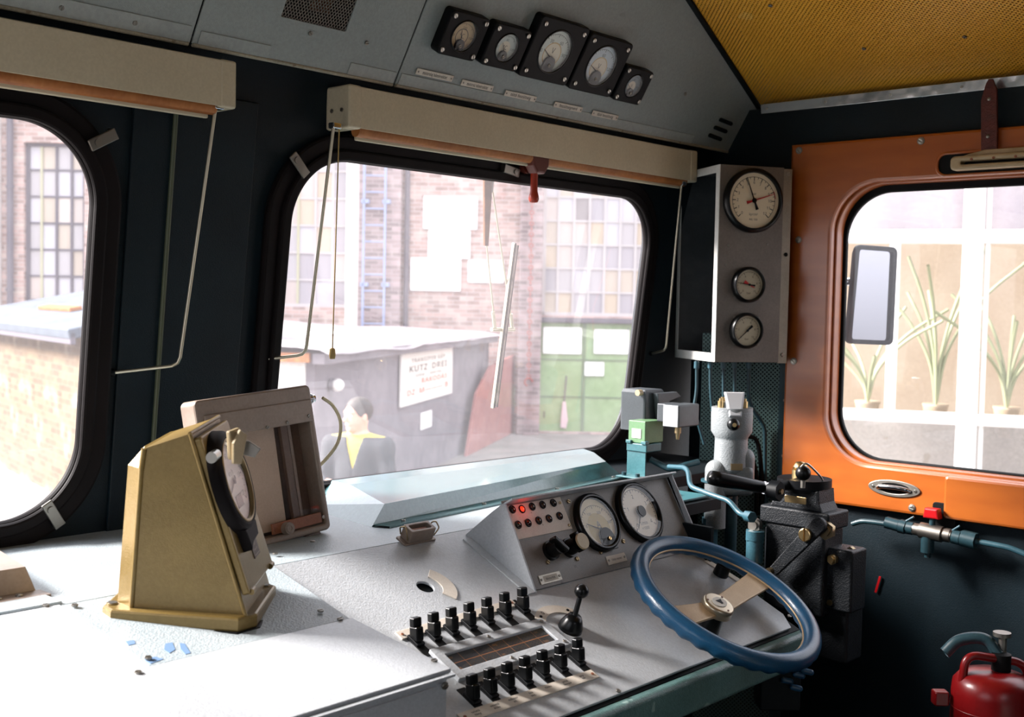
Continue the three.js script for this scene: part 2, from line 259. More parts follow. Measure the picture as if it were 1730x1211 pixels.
{
  const s = shape([[-0.5, -1.53], [2.4, -1.53], [2.4, 0.95], [-0.5, 0.95]]);
  for (const [a, b, c, d, r] of [W1, W2]) s.holes.push(rrect(a - 0.03, b - 0.03, c + 0.03, d + 0.03, r + 0.03, THREE.Path));
  S('wall_front', ext(s, 0.025, 0, -0.025), M.wall, FRONT);
  const r = shape([[-1.5, -1.5], [1.1, -1.5], [1.1, 0.43], [-1.5, 0.43]]); r.holes.push(rrect(W3[0] - 0.012, W3[1] - 0.012, W3[2] + 0.012, W3[3] + 0.012, 0.11, THREE.Path));
  S('wall_right', [ext(r, 0.05, 0, -0.05), bar(-1.5, 1.1, 0.432, 0.98, -0.11, -0.06, 0)], M.wall, RIGHT);
  const LM = frame(E(-0.45, 0, 0), V(0, 0, -1), Y), l = shape([[1.75, -1.5], [-1.1, -1.5], [-1.1, 0.98], [1.75, 0.98]]); l.holes.push(rrect(-WL[2], WL[1], -WL[0], WL[3], 0.1, THREE.Path));
  S('wall_left', ext(l, 0.05, 0, -0.05), M.wall, LM);
  const BM = frame(E(0, 0, 1.0), V(-1, 0, 0), Y), b = shape([[-2.4, -1.5], [0.5, -1.5], [0.5, 0.98], [-2.4, 0.98]]); b.holes.push(rrect(-0.75, -0.2, -0.1, 0.3, 0.08, THREE.Path));
  S('wall_back', ext(b, 0.05, 0, -0.05), M.panelLeaf, BM);
  S('floor', bar(-0.5, 2.4, -0.06, 0, -1.75, 1.06, 0), M.floor);
  const roof = S('ceiling', bar(-0.5, 2.42, 0.9, 0.96, -1.6, 1.06, 0), M.ceiling); roof.position.y = EYE;
}
// yellow perforated lining, its dark backing, edge trim and bright strip
{
  const q = [[-1.358, 0.02], [-1.279, 0.444], [-1.094, 1.4], [0.95, 1.4], [0.95, 0.02]];
  const lining = SG('ceiling_lining', YEL, 'mustard yellow perforated ceiling panel');
  P('perforated_sheet', ext(shape(q), 0.0016, 0), M.yellowPerf, lining);
  P('backing', ext(shape(q), 0.004, 0, -0.05), M.backing, lining);
  for (const [px, py] of [[1302, 7], [1460, 80], [1630, 60]]) { const c = on(YEL, px, py); screw(lining, c.x, c.y, 0.002, 0.004, M.steelDull); }
  const trim = SG('trim_1', YEL, 'dark border strip along the front edge of the yellow ceiling');
  const d = V(0.185, 0.956, 0).normalize(), n = V(-0.956, 0.185, 0), a = V(-1.372, -0.02, 0), L = 1.5, pts = [a.clone().addScaledVector(n, 0.03), a.clone().addScaledVector(n, -0.012), a.clone().addScaledVector(d, L).addScaledVector(n, -0.012), a.clone().addScaledVector(d, L).addScaledVector(n, 0.03)];
  P('strip', ext(shape(pts), 0.006, 0.001, 0.002), M.wallDark, trim);
  for (let i = 0; i < 9; i++) { const p = a.clone().addScaledVector(d, 0.06 + i * 0.1).addScaledVector(n, 0.006); screw(trim, p.x, p.y, 0.008, 0.0025, M.steelDull); }
  const TM = frame(E(2.247, 0.4285, 0), Z, V(-0.12, 1, 0)), st = SG('trim_2', TM, 'bright aluminium strip with screws along the top of the right wall');
  P('strip', bar(-1.335, 0.95, -0.01, 0.0105, -0.001, 0.0015, 0.0007), M.alu, st);
  for (const px of [1296, 1395, 1505, 1625]) { const c = on(TM, px, 187 - (px - 1290) * 0.107); screw(st, c.x, 0, 0.0015, 0.0028); }
}
// windscreens: rubber seal, pane, clips
function windscreen(n, w, clips, label) {
  const g = SG('window_' + n, FRONT, label), [x0, y0, x1, y1, r] = w, k = 0.042;
  const s = rrect(x0 - k, y0 - k, x1 + k, y1 + k, r + k); s.holes.push(rrect(x0 + 0.002, y0 + 0.002, x1 - 0.002, y1 - 0.002, r, THREE.Path));
  P('rubber_seal', ext(s, 0.014, 0.005, 0, 20), M.rubber, g);
  const s2 = rrect(x0 - k * 0.45, y0 - k * 0.45, x1 + k * 0.45, y1 + k * 0.45, r + k * 0.45); s2.holes.push(rrect(x0, y0, x1, y1, r, THREE.Path));
  P('seal_lip', ext(s2, 0.012, 0.004, 0.008, 20), M.rubber, g);
  const gl = P('pane', new THREE.ShapeGeometry(rrect(x0 - 0.005, y0 - 0.005, x1 + 0.005, y1 + 0.005, r, THREE.Shape), 20), M.glass, g); gl.position.z = 0.004;
  const df = P('dust_film', new THREE.ShapeGeometry(rrect(x0 - 0.004, y0 - 0.004, x1 + 0.004, y1 + 0.004, r), 20), M.dust, g); df.position.z = 0.002;
  for (const [px, py, a] of clips) { const c = on(FRONT, px, py, 0.014), t = P('seal_clip', [tr(box(0.04, 0.016, 0.004, 0.0018, 2), 0, 0, 0.014), bar(0.018, 0.022, -0.008, 0.008, 0.002, 0.016, 0.001), tr(cylZ(0.005, 0.003, 12), -0.008, 0, 0.015)], M.steelDull, g); t.position.set(c.x, c.y, 0.008); t.rotation.z = rad(a); }
}
windscreen(1, W1, [[168, 236, 30], [85, 866, -58]], 'left windscreen in a black rubber seal');
windscreen(2, W2, [[500, 277, -45], [860, 288, 172]], 'right windscreen in a black rubber seal');
// side window: orange varnished wood frame, seal, pane
{
  const g = SG('window_3', RIGHT, 'side window in an orange varnished wooden frame'), [x0, y0, x1, y1, r] = W3;
  const A0 = -1.248, B0 = -0.405, B1 = 0.343, A1 = 0.12;
  const slot = on(RIGHT, 1583, 272, 0.02), s = shape([[A0, B0], [A1, B0], [A1, B1], [A0, B1]]);
  s.holes.push(rrect(x0 - 0.004, y0 - 0.004, x1 + 0.004, y1 + 0.004, r, THREE.Path));
  const top = ext((() => { const t = shape([[A0, y1 - 0.02], [A1, y1 - 0.02], [A1, B1], [A0, B1]]); return t; })(), 0.001, 0);
  top.dispose();
  P('wooden_frame', ext(s, 0.024, 0.006, 0, 24), M.wood, g);
  const s2 = rrect(x0 - 0.012, y0 - 0.012, x1 + 0.012, y1 + 0.012, r + 0.012); s2.holes.push(rrect(x0, y0, x1, y1, r, THREE.Path));
  P('wooden_reveal', ext(s2, 0.03, 0.002, -0.028, 24), M.wood, g);
  const s3 = rrect(x0 - 0.01, y0 - 0.01, x1 + 0.01, y1 + 0.01, r); s3.holes.push(rrect(x0 + 0.006, y0 + 0.004, x1 - 0.006, y1 - 0.014, r - 0.004, THREE.Path));
  P('rubber_seal', ext(s3, 0.012, 0.003, -0.04, 24), M.blackMatt, g);
  const gl = P('pane', new THREE.ShapeGeometry(rrect(x0 - 0.01, y0 - 0.01, x1 + 0.01, y1 + 0.01, r), 20), M.glass, g); gl.position.z = -0.036;
  const df = P('dust_film', new THREE.ShapeGeometry(rrect(x0 - 0.01, y0 - 0.01, x1 + 0.01, y1 + 0.01, r), 20), M.dust, g); df.position.z = -0.038;
  // thicker lower rail that starts with a step
  const st = on(RIGHT, 1597, 822, 0.03);
  P('sill_rail', tr(ext(rrect(st.x, B0 + 0.004, A1 - 0.01, y0 - 0.006, 0.008), 0.016, 0.005), 0, 0, 0.022), M.wood, g);
  // raised frame around the finger slot in the top rail
  const sl = rrect(slot.x, y1 + 0.004, 0.02, y1 + 0.052, 0.02); sl.holes.push(rrect(slot.x + 0.006, y1 + 0.009, 0.014, y1 + 0.046, 0.016, THREE.Path));
  P('slot_rim', ext(sl, 0.006, 0.002, 0.023), M.wood, g);
  P('slot', tr(ext(rrect(slot.x + 0.004, y1 + 0.007, 0.016, y1 + 0.048, 0.018), 0.002, 0), 0, 0, 0.0235), M.blackMatt, g);
  for (const [px, py] of [[1350, 254], [1556, 238], [1349, 405], [1341, 610], [1541, 858], [1661, 878]]) {
    const c = on(RIGHT, px, py, 0.024); P('washer', ringZ(0.003, 0.0075, 0, 0.002, 20, 0.0005), M.steelDull, g).position.set(c.x, c.y, 0.0235);
    screw(g, c.x, c.y, 0.0245, 0.0052, M.steel);
  }
}
// slanted perforated corner panel behind the pipes
{
  const C = frame(E(2.19, 0, -1.36), V(0.13, 0, 0.24), Y), g = SG('corner_panel', C, 'dark teal perforated panel across the corner below the gauge cabinet');
  P('perforated_sheet', ext(shape([[-0.06, -1.0], [0.128, -1.0], [0.128, -0.06], [-0.06, -0.06]]), 0.0015, 0), M.tealPerf, g);
  P('backing', bar(-0.06, 0.128, -1.0, -0.06, -0.05, -0.046, 0), M.wall, g);
  P('edge_strip', bar(0.106, 0.13, -1.0, -0.06, 0.001, 0.004, 0.001), M.tealDark, g);
  for (const y of [-0.2, -0.32]) screw(g, 0.118, y, 0.004, 0.003, M.steelDull);
}
M.bead = mat({ color: 0x4c5440, roughness: 0.35 });
// pillar between the windscreens: a raised cover with a half-round bead
{
  const g = SG('pillar_cover', FRONT, 'dark teal cover of the pillar between the windscreens');
  P('cover', ext(shape([[0.83, -0.34], [1.03, -0.34], [1.03, 0.29], [0.83, 0.29]]), 0.006, 0.002), M.wall, g);
  P('bead', bar(0.889, 0.896, -0.33, 0.28, 0.004, 0.011, 0.003), M.bead, g);
}
// the sloping overhead sheets
function overhead(x0, x1, leaves, screws, label, holes = []) {
  const g = SG('overhead_panel', OVER, label), s = shape([[x0, 0], [x1, 0], [x1, 0.66], [x0, 0.66]]);
  for (const h of holes) s.holes.push(h);
  P('sheet', ext(s, 0.003, 0.0008), M.panel, g);
  for (const [a, b, h] of leaves) { P('hinge_leaf', bar(a, b, 0.001, h, 0.003, 0.0046, 0.0006), M.panelLeaf, g); }
  P('hinge_barrel', [tr(cyl(0.0032, x1 - x0 - 0.004, 10), (x0 + x1) / 2, -0.002, 0.002, 0, 0, PI / 2)], M.hinge, g);
  P('return_edge', bar(x0, x1, -0.002, 0.0, -0.03, 0.001, 0), M.tealDark, g);
  for (const [x, y] of screws) screw(g, x, y, 0.0035, 0.0034, M.steelDull);
  return g;
}
overhead(-0.45, 0.886, [[-0.44, 0.2, 0.024], [0.21, 0.881, 0.024]], [[0.7, 0.012], [0.8, 0.012]], 'left grey sheet of the overhead panel with a hinge leaf');
const ventHole = rrect(1.013, 0.064, 1.131, 0.2, 0.002, THREE.Path);
overhead(0.889, 1.257, [[0.897, 1.013, 0.02], [1.16, 1.253, 0.02]], [[1.175, 0.055], [1.07, 0.05]], 'middle grey sheet of the overhead panel with a mesh vent', [ventHole]);
overhead(1.26, 2.36, [[1.264, 2.1, 0.02]], [[1.3, 0.16], [2.0, 0.1]], 'right grey sheet of the overhead panel carrying the gauges');
{
  const g = T('vent_grille', 'dark expanded-metal ventilation mesh in the overhead panel, cut by the top edge', 'vent', OVER);
  P('duct', [bar(1.01, 1.134, 0.06, 0.204, -0.05, -0.048, 0), bar(1.01, 1.013, 0.06, 0.204, -0.048, -0.001, 0), bar(1.131, 1.134, 0.06, 0.204, -0.048, -0.001, 0), bar(1.01, 1.134, 0.06, 0.063, -0.048, -0.001, 0)], M.blackMatt, g);
  const bars = []; for (let i = -22; i < 34; i++) for (const k of [-1, 1]) { const x = 1.013 + i * 0.0052, y0 = 0.064, y1 = 0.2, t0 = Math.max(0, k > 0 ? (1.013 - x) / 0.136 / 0.6 : (x - 1.131) / 0.0816), f = (t) => x + k * 0.0816 * t; const ts = [0, 1].map((t) => t); let a = 0, b = 1; const lo = (1.013 - x) / (k * 0.0816), hi = (1.131 - x) / (k * 0.0816); a = Math.max(0, Math.min(lo, hi)); b = Math.min(1, Math.max(lo, hi)); if (b - a > 0.02) bars.push(rod(V(f(a), y0 + (y1 - y0) * a, k * 0.0004), V(f(b), y0 + (y1 - y0) * b, k * 0.0004), 0.0008, 5)); }
  const m = P('mesh', bars, M.steelDull, g); m.position.z = 0.0005;
  P('rust_patch_plate', bar(1.09, 1.128, 0.07, 0.2, -0.047, -0.045, 0.001), M.strapWood, g);
}
{ // three small louvres at the right end
  const g = T('louvre_vent', 'three small pressed louvres at the right end of the overhead panel', 'vent', OVER);
  for (let i = 0; i < 3; i++) { const p = on(OVER, 1218 - i * 9, 203 + i * 13), l = P('louvre', tr(new THREE.CapsuleGeometry(0.0045, 0.045, 4, 10), 0, 0, 0, 0, 0, PI / 2 - 0.08), M.wallDark, g); l.scale.z = 0.9; l.position.set(p.x + 0.014, p.y, 0.004); }
}

// ---------------------------------------------------------------- overhead gauges and their label plates
function squareGauge(x0, x1, y0, y1, R, look, label) {
  const w = x1 - x0, h = y1 - y0, cx = (x0 + x1) / 2, cy = (y0 + y1) / 2, D = 0.02, g = T('panel_gauge', label, 'gauge', OVER.clone().setPosition(toW(OVER, cx, cy, 0.003)), 'square black gauges on the overhead panel');
  const s = rrect(-w / 2, -h / 2, w / 2, h / 2, 0.008); s.holes.push(circ(0, 0, R));
  P('case', ext(s, D, 0.002), M.blackCase, g);
  P('bezel_ring', ringZ(R * 0.97, R * 1.06, D - 0.001, D + 0.0015, 40), M.black, g);
  face(g, R, D - 0.005, dialMat(look.dial));
  pointer(g, R * 0.72, look.deg, D - 0.0035, M.blackMatt, 0.1, 0.035).position.y = -R * 0.35;
  const c = P('movement_cover', [cylZ(R * 0.36, 0.004, 24), tr(box(R * 0.72, R * 0.5, 0.004, 0.001), 0, -R * 0.25, 0.002)], M.black, g); c.position.set(0, -R * 0.62, D - 0.005);
  screw(g, 0, -R * 0.66, D - 0.0008, 0.0032, M.steelDull);
  cover(g, R * 0.97, D + 0.0004);
  const m = Math.min(w, h) * 0.115; for (const [a, b] of [[-1, 1], [1, 1], [-1, -1], [1, -1]]) screw(g, a * (w / 2 - m), b * (h / 2 - m), D, 0.0042, M.steel);
}
const gd = { a0: -75, a1: 75, r: 1.08, ty: 0.3, n: 20, nd: 0.3, ns: 0.22 };
squareGauge(1.299, 1.386, 0.069, 0.143, 0.0255, { deg: -20, dial: { ...gd, bg: '#b79d75', inner: '#bda57f', cy: 0.1, ir: 0.5, innerRing: '#2c2117', ink: '#2c2117', nums: ['50', '100', '150'], text: [['°C', 0, 0.05, 0.42]] } }, 'square black thermometer with a browned °C dial, first from the left');
squareGauge(1.4, 1.489, 0.068, 0.142, 0.0245, { deg: -35, dial: { ...gd, bg: '#b9c3bd', inner: '#d3cdb9', cy: 0.1, ir: 0.5, ink: '#20241f', nums: ['40', '80', '120'], text: [['°C', 0, 0.05, 0.42]] } }, 'square black thermometer with a pale °C dial, second from the left');
squareGauge(1.496, 1.624, 0.064, 0.174, 0.0385, { deg: -62, dial: { ...gd, bg: '#c6cfc8', inner: '#d8d2bd', cy: 0.18, ir: 0.55, innerRing: '#b79a66', ink: '#20241f', nums: ['0', '30', '60', '90'], text: [['V', 0, 0.0, 0.36], ['– –', 0, 0.36, 0.2]] } }, 'largest square voltmeter with a tan ring round its V, third from the left');
squareGauge(1.631, 1.755, 0.062, 0.169, 0.0385, { deg: -68, dial: { ...gd, bg: '#b7c6cf', inner: '#d5cfbe', cy: 0.18, ir: 0.55, innerRing: '#c0a879', ink: '#20241f', nums: ['0', '60', '120'], text: [['V', 0, 0.05, 0.34], ['–', 0, 0.36, 0.2]] } }, 'square voltmeter with a bluish V dial, fourth from the left');
squareGauge(1.764, 1.85, 0.06, 0.129, 0.0225, { deg: -60, dial: { ...gd, bg: '#5f6f78', inner: '#c6bfae', cy: 0.15, ir: 0.5, ink: '#181a1c', nums: ['0', '20', '40'], text: [['V', 0, 0.05, 0.34]] } }, 'smallest square voltmeter, rightmost on the overhead panel');
[[1.29, 1.372, 0.028, 'motorolaj hőmérséklet', 'white label plate below the browned thermometer'], [1.394, 1.47, 0.0255, 'motorvíz hőmérséklet', 'white label plate below the pale thermometer'], [1.502, 1.584, 0.0235, 'töltő feszültség', 'white label plate below the largest voltmeter'],
  [1.636, 1.716, 0.022, 'feszültségmérő', 'white label plate below the bluish voltmeter'], [1.748, 1.827, 0.021, 'fűtő feszültség', 'white label plate below the smallest voltmeter']].forEach(([a, b, y, t, label]) => {
  const w = b - a, g = T('label_plate', label, 'label', OVER.clone().setPosition(toW(OVER, (a + b) / 2, y + 0.001, 0.005)), 'engraved label plates on the overhead panel');
  P('plate', tr(box(w, 0.0105, 0.0012, 0.0004), 0, 0, 0.0006), M.plate, g);
  P('lettering', new THREE.PlaneGeometry(w * 0.82, 0.0098), textPlate(t, '#cfc8bb', '#16130f', 34), g).position.z = 0.00125;
  for (const s of [-1, 1]) screw(g, s * (w / 2 - 0.004), 0, 0.0012, 0.0014, M.steelDull);
});

// ---------------------------------------------------------------- roller blinds
function blind(x0, x1, ends, rods, label) {
  const g = T('roller_blind', label, 'blind', E(0, 0.296, -1.43)), y0 = -0.032, y1 = 0.032, zf = 0.022, zb = -0.035;
  P('housing', [bar(x0, x1, y0, y1, zf - 0.0016, zf, 0.0006), bar(x0, x1, y1 - 0.0016, y1, zb, zf, 0.0006)], M.blind, g);
  for (const e of ends) P('end_cap', bar(e < 0 ? x0 - 0.002 : x1 - 0.024, e < 0 ? x0 + 0.024 : x1 + 0.002, y0 - 0.0015, y1 + 0.0015, zb, zf + 0.0015, 0.004), M.blind, g);
  P('roller', tr(cyl(0.0105, x1 - x0 - 0.05, 20), (x0 + x1) / 2, y0 - 0.001, 0.006, 0, 0, PI / 2), M.rollerWood, g);
  P('bottom_slat', bar(x0 + 0.03, x1 - 0.03, y0 - 0.016, y0 - 0.008, -0.004, 0.002, 0.002), M.cordWhite, g);
  for (const r of rods) {
    const q = (v) => v.clone().sub(g.position);
    P('guide_rod', tube(r.map(q), 0.0026, 0.012, 50, 8), M.rodSteel, g);
    P('rod_clip', tr(box(0.016, 0.009, 0.014, 0.002, 2), ...q(r[0]).add(V(0.003, 0.003, 0)).toArray()), M.chrome, g);
    const e = q(r[r.length - 1]); P('rod_eye', tr(ball(0.0055, 14), e.x, e.y, e.z), M.wallDark, g);
  }
  return g;
}
blind(-0.15, 0.953, [1], [[E(0.929, 0.262, -1.42), E(0.897, -0.0985, -1.458), E(0.824, -0.11, -1.511)]], 'cream roller blind housing above the left windscreen with one long guide rod');
{
  const g = blind(1.16, 2.113, [-1, 1], [[E(1.134, 0.26, -1.415), E(1.119, -0.088, -1.458), E(1.07, -0.098, -1.51)], [E(2.075, 0.255, -1.42), E(2.09, -0.098, -1.46), E(2.108, -0.108, -1.511)]], 'cream roller blind housing above the right windscreen with a pull cord');
  const top = at(573, 217, 1).sub(camera.position), k = -1.425 / top.z, a = top.multiplyScalar(k).add(camera.position), b = E(a.x - 0.004, -0.085, -1.43), q = (v) => v.clone().sub(g.position);
  P('pull_cord', rod(q(a), q(b), 0.0011, 6), M.cord, g);
  P('cord_knob', tr(lathe([[0, -0.009], [0.004, -0.009], [0.0052, -0.004], [0.0042, 0.006], [0.002, 0.008], [0, 0.008]], 14), ...q(b).toArray()), M.cord, g);
  for (const z of [-0.018, 0.006]) { const s = screw(g, 0, 0, 0, 0.0032, M.steelDull); s.rotation.set(0, -PI / 2, 0); s.position.set(1.1575, -0.005, z); }
}
// red-brown wiper lever above the right windscreen
{
  const p = on(frame(E(0, 0, -1.425), X, Y), 906, 285), g = T('wiper_lever', 'red-brown plastic hand lever hanging below the right roller blind', 'lever', E(p.x, p.y, -1.425));
  P('bracket', tr(ext(shape([[-0.025, 0.022], [0.025, 0.022], [0.022, 0.004], [0.012, -0.009], [-0.009, -0.009], [-0.02, 0.004]]), 0.024, 0.004), 0, 0.0, -0.012), M.redBracket, g);
  P('shaft', tr(cylZ(0.012, 0.07, 16), 0, 0.004, -0.09), M.redBracket, g);
  P('grip', tr(lathe([[0.0002, -0.058], [0.0075, -0.057], [0.0098, -0.051], [0.009, -0.045], [0.0068, -0.036], [0.0066, -0.012], [0.0075, 0]], 18), 0.0015, -0.004, -0.006), M.redHandle, g);
}
// windscreen wiper outside the right windscreen
M.wiper = mat({ map: patchy(0.2, 256, 0x2c2018, 0x3a2b20, 5, 0.04), roughness: 0.75 });
M.wiperArm = mat({ map: patchy(0.1, 256, 0x6e4522, 0x5a381c, 6, 0.06), roughness: 0.8 });
{
  const WP = FRONT.clone().setPosition(toW(FRONT, 0, 0, -0.062)), g = T('windscreen_wiper', 'tan windscreen wiper with a double arm hanging outside the right windscreen', 'wiper', WP), p = (x, y, z = 0) => { const c = on(WP, x, y); c.z = z; return c; };
  const a = p(824, 250), b = p(819, 415);
  P('arm', ext(shape([[a.x - 0.014, a.y], [a.x + 0.014, a.y], [b.x + 0.005, b.y], [b.x - 0.005, b.y]]), 0.006, 0.0015), M.wiperArm, g);
  P('spring_clip', bar(p(828, 320).x - 0.003, p(828, 320).x + 0.003, p(828, 325).y, p(828, 295).y, 0, 0.006, 0.001), M.steelDull, g);
  for (const [x0, y0, x1, y1] of [[820, 412, 834, 548], [829, 312, 864, 552]]) { P('link_rod', rod(p(x0, y0, 0.003), p(x1, y1, 0.003), 0.0017, 8), M.rodSteel, g); P('link_end', rod(p(x1 - 3, y1 - 22, 0.003), p(x1, y1 + 6, 0.003), 0.0036, 10), M.rodSteel, g); }
  P('pivot_bar', rod(p(828, 556, 0.004), p(866, 556, 0.004), 0.004, 10), M.rodSteel, g);
  const u = p(865, 410), v = p(829, 688), d = v.clone().sub(u), m = u.clone().add(v).multiplyScalar(0.5), ang = Math.atan2(d.x, -d.y);
  const bl = P('blade', [tr(box(0.0085, d.length(), 0.006, 0.001), 0, 0, 0.006), tr(box(0.0035, d.length() * 0.98, 0.01, 0.001), 0, 0, 0.013)], M.wiper, g); bl.position.copy(m); bl.rotation.z = ang;
  const rb = P('blade_rail', bar(-0.0048, -0.0028, -d.length() / 2, d.length() / 2, 0.004, 0.011, 0.0005), M.rodSteel, g); rb.position.copy(m); rb.rotation.z = ang;
  P('spindle', tr(cylZ(0.007, 0.07, 16), a.x, a.y - 0.005, 0), M.blackMatt, g);
}
// strap, grip and recessed pull on the side window
{
  const PL = RIGHT.clone().setPosition(toW(RIGHT, 0, 0, 0.03)), g = T('leather_strap', 'dark red-brown leather strap hanging from the bright strip over the side window', 'strap', PL), c = (x, y) => on(PL, x, y);
  const pts = [c(1667, 142), c(1672, 134), c(1679, 134), c(1686, 150), c(1687, 215), c(1686, 262), c(1659, 264), c(1659, 170)];
  P('strap', ext(shape(pts), 0.006, 0.0015), M.leather, g);
  for (const [x, y] of [[1673, 168], [1671, 231]]) { const q = c(x, y); P('rivet', latheZ([[0.0035, 0], [0.003, 0.0015], [0, 0.002]], 14), M.steelDull, g).position.set(q.x, q.y, 0.006); }
  const h = T('sash_grip', 'ivory plastic grip with a slot below the leather strap at the side window', 'handle', PL), a = c(1611, 290), b = c(1612, 268), e = c(1790, 268);
  const s = rrect(a.x, a.y, a.x + 0.21, b.y + 0.002, 0.009); s.holes.push(rrect(a.x + 0.02, a.y + 0.0105, a.x + 0.19, a.y + 0.0165, 0.003, THREE.Path));
  P('grip', ext(s, 0.024, 0.004, -0.004), M.ivory, h);
  P('upper_ridge', tr(ext(shape([[a.x + 0.008, 0], [a.x + 0.2, 0], [a.x + 0.19, 0.012], [a.x + 0.06, 0.012], [a.x + 0.03, 0.006]]), 0.014, 0.002), 0, b.y, -0.006), M.ivory, h);
  for (const x of [1648, 1685, 1722]) { const q = c(x, 274); screw(h, q.x, b.y - 0.006, 0.0195, 0.0026, M.strapWood); }
  const pm = RIGHT.clone().setPosition(toW(RIGHT, 0, 0, 0.024)), q = on(pm, 1511, 825), pg = T('recessed_pull', 'oval chrome recessed pull handle on the lower rail of the orange frame', 'handle', RIGHT.clone().setPosition(toW(pm, q.x, q.y, 0)));
  const el = new THREE.Shape(); el.absellipse(0, 0, 0.054, 0.0165, 0, 2 * PI); const eh = new THREE.Path(); eh.absellipse(0, 0, 0.034, 0.0105, 0, 2 * PI); el.holes.push(eh);
  P('plate', ext(el, 0.003, 0.001, 0, 30), M.steelDull, pg);
  P('bowl', tr(new THREE.CircleGeometry(1, 30).scale(0.036, 0.0115, 1), 0, 0, 0.0004), M.blackMatt, pg);
  P('bail', smooth([V(-0.034, -0.002, 0.002), V(-0.026, 0.0015, 0.007), V(0, 0.003, 0.009), V(0.026, 0.0015, 0.007), V(0.034, -0.002, 0.002)], 0.0042, 30), M.chrome, pg);
  for (const s2 of [-1, 1]) screw(pg, s2 * 0.044, 0, 0.003, 0.0028, M.steel);
}

// ---------------------------------------------------------------- desk and shelf
{
  // sheet-metal body: flat shelf behind, two differently sloped tops, front faces
  const body = T('control_desk', 'grey hammered-paint control desk running below both windscreens', 'desk', E(0, -0.338, -1.2));
  const zW = -0.345, fz = (t, s, c) => [c * t, -s * t];          // profile (z, y) at slope distance t
  const side = (pts, x0, x1) => tr(ext(shape(pts.map(([z, y]) => [-z, y])), x1 - x0, 0), x0, 0, 0, 0, PI / 2, 0);
  const prof = (s, c, t) => { const [z, y] = fz(t, s, c); return [[zW, -0.004], [0, -0.004], [z, y - 0.004], [z, -1.16], [zW, -1.16]]; };
  // right part: only down to the knees at the front, closed at the back
  const dl = 0.371, [zr, yr] = fz(dl, s24, c24);
  P('right_carcass', [side([[zW, -0.004], [0, -0.004], [zr, yr - 0.004], [zr, yr - 0.06], [zr - 0.02, yr - 0.06], [0, -0.09], [-0.02, -1.16], [zW, -1.16]], 0.849, 1.607)], M.wallDark, body);
  P('left_carcass', [side(prof(s8, c8, 0.345), -0.44, 0.847)], M.desk, body);
  P('shelf_plate', bar(-0.44, 1.607, -0.004, 0, zW, -0.003, 0.0005), M.shelf, body);
  P('shelf_lip', bar(-0.44, 0.6, 0, 0.003, -0.045, -0.006, 0.0008), M.shelf, body, 'thin raised strip along the back seam');
  const dt = shape([[0.849, -0.368], [1.585, -0.368], [1.606, -0.34], [1.606, -0.165], [1.575, -0.002], [0.849, -0.002]]), hc = on(DESK, 718, 993); dt.holes.push(circ(hc.x, hc.y, 0.0122));   // open hole of a missing switch
  P('driver_top', tr(ext(dt, 0.004, 0.0008, 0, 24), 0, 0, -0.002).applyMatrix4(DESK.clone().setPosition(0, 0, 0)), M.desk, body);
  const LM = LEFT.clone().setPosition(0, 0, 0);
  P('assistant_top', tr(ext(shape([[-0.44, -0.347], [0.851, -0.347], [0.848, -0.187], [0.592, -0.187], [0.592, -0.003], [-0.44, -0.003]]), 0.005, 0.0008), 0, 0, -0.002).applyMatrix4(LM), M.desk, body);
  P('recorder_plate', tr(ext(shape([[0.5945, -0.1845], [0.847, -0.1845], [0.872, -0.003], [0.5945, -0.003]]), 0.004, 0.0006), 0, 0, -0.0025).applyMatrix4(LM), M.shelf, body);
  P('lid_edge', bar(-0.44, 0.851, -0.007, -0.002, -0.003, 0.0, 0.0005).applyMatrix4(LM.clone().setPosition(0, -0.347 * s8, 0.347 * c8 + 0.001)), M.desk, body);
  P('front_plate', bar(-0.4, 0.843, -0.3, -0.012, 0, 0.004, 0.001).translate(0, -0.345 * s8, 0.345 * c8 - 0.001), M.desk, body);
  P('front_rim', [tr(ext(rrect(-0.021, -0.05, 0.0, 0.0, 0.008), 1.607 - 0.849, 0), 0.849, yr - 0.003, zr - 0.002, 0, PI / 2, 0)], M.rim, body);
  P('end_cheek', bar(1.6, 1.609, -0.3, -0.02, -0.3, 0.18, 0.001), M.wallDark, body);
  const ms = (Mx, l, r) => l.forEach(([px, py]) => { const c = on(Mx, px, py), q = toW(Mx, c.x, c.y, 0.003).sub(body.position), sc = screw(body, 0, 0, 0, r, M.steelDull); sc.position.copy(q); sc.quaternion.setFromRotationMatrix(Mx); });
  ms(LEFT, [[126, 1028], [250, 1117], [77, 1028], [233, 1142], [541, 1037], [574, 1051], [733, 1121]], 0.0036);
  ms(DESK, [[1043, 1171], [1332, 1044]], 0.0034);
  ms(SHELF, [[528, 919], [465, 940]], 0.0036);
  const fr = on(frame(E(0, 0, -0.855), X, Y), 752, 1155); const f1 = screw(body, fr.x - 0.004, fr.y + 0.338, 0.348, 0.0042, M.steelDull);
  { const pm = (pts) => ext(shape(pts.map(([a, b]) => on(LEFT, a, b))), 0.0004, 0, 0.0016).applyMatrix4(LEFT).translate(0, -body.position.y, 1.2); // rubbed blue paint beside the recorder plate's corner
    const blue = mat({ color: 0x6784a8, roughness: 0.6 }); for (const q of [[[212, 1086], [226, 1084], [229, 1090], [217, 1093]], [[279, 1090], [291, 1088], [296, 1100], [286, 1106], [277, 1100]], [[303, 1089], [312, 1090], [322, 1106], [313, 1108], [305, 1099]], [[243, 1116], [262, 1112], [276, 1116], [254, 1124]]]) P('paint_mark', pm(q), blue, body, 'rubbed blue paint mark'); }
}
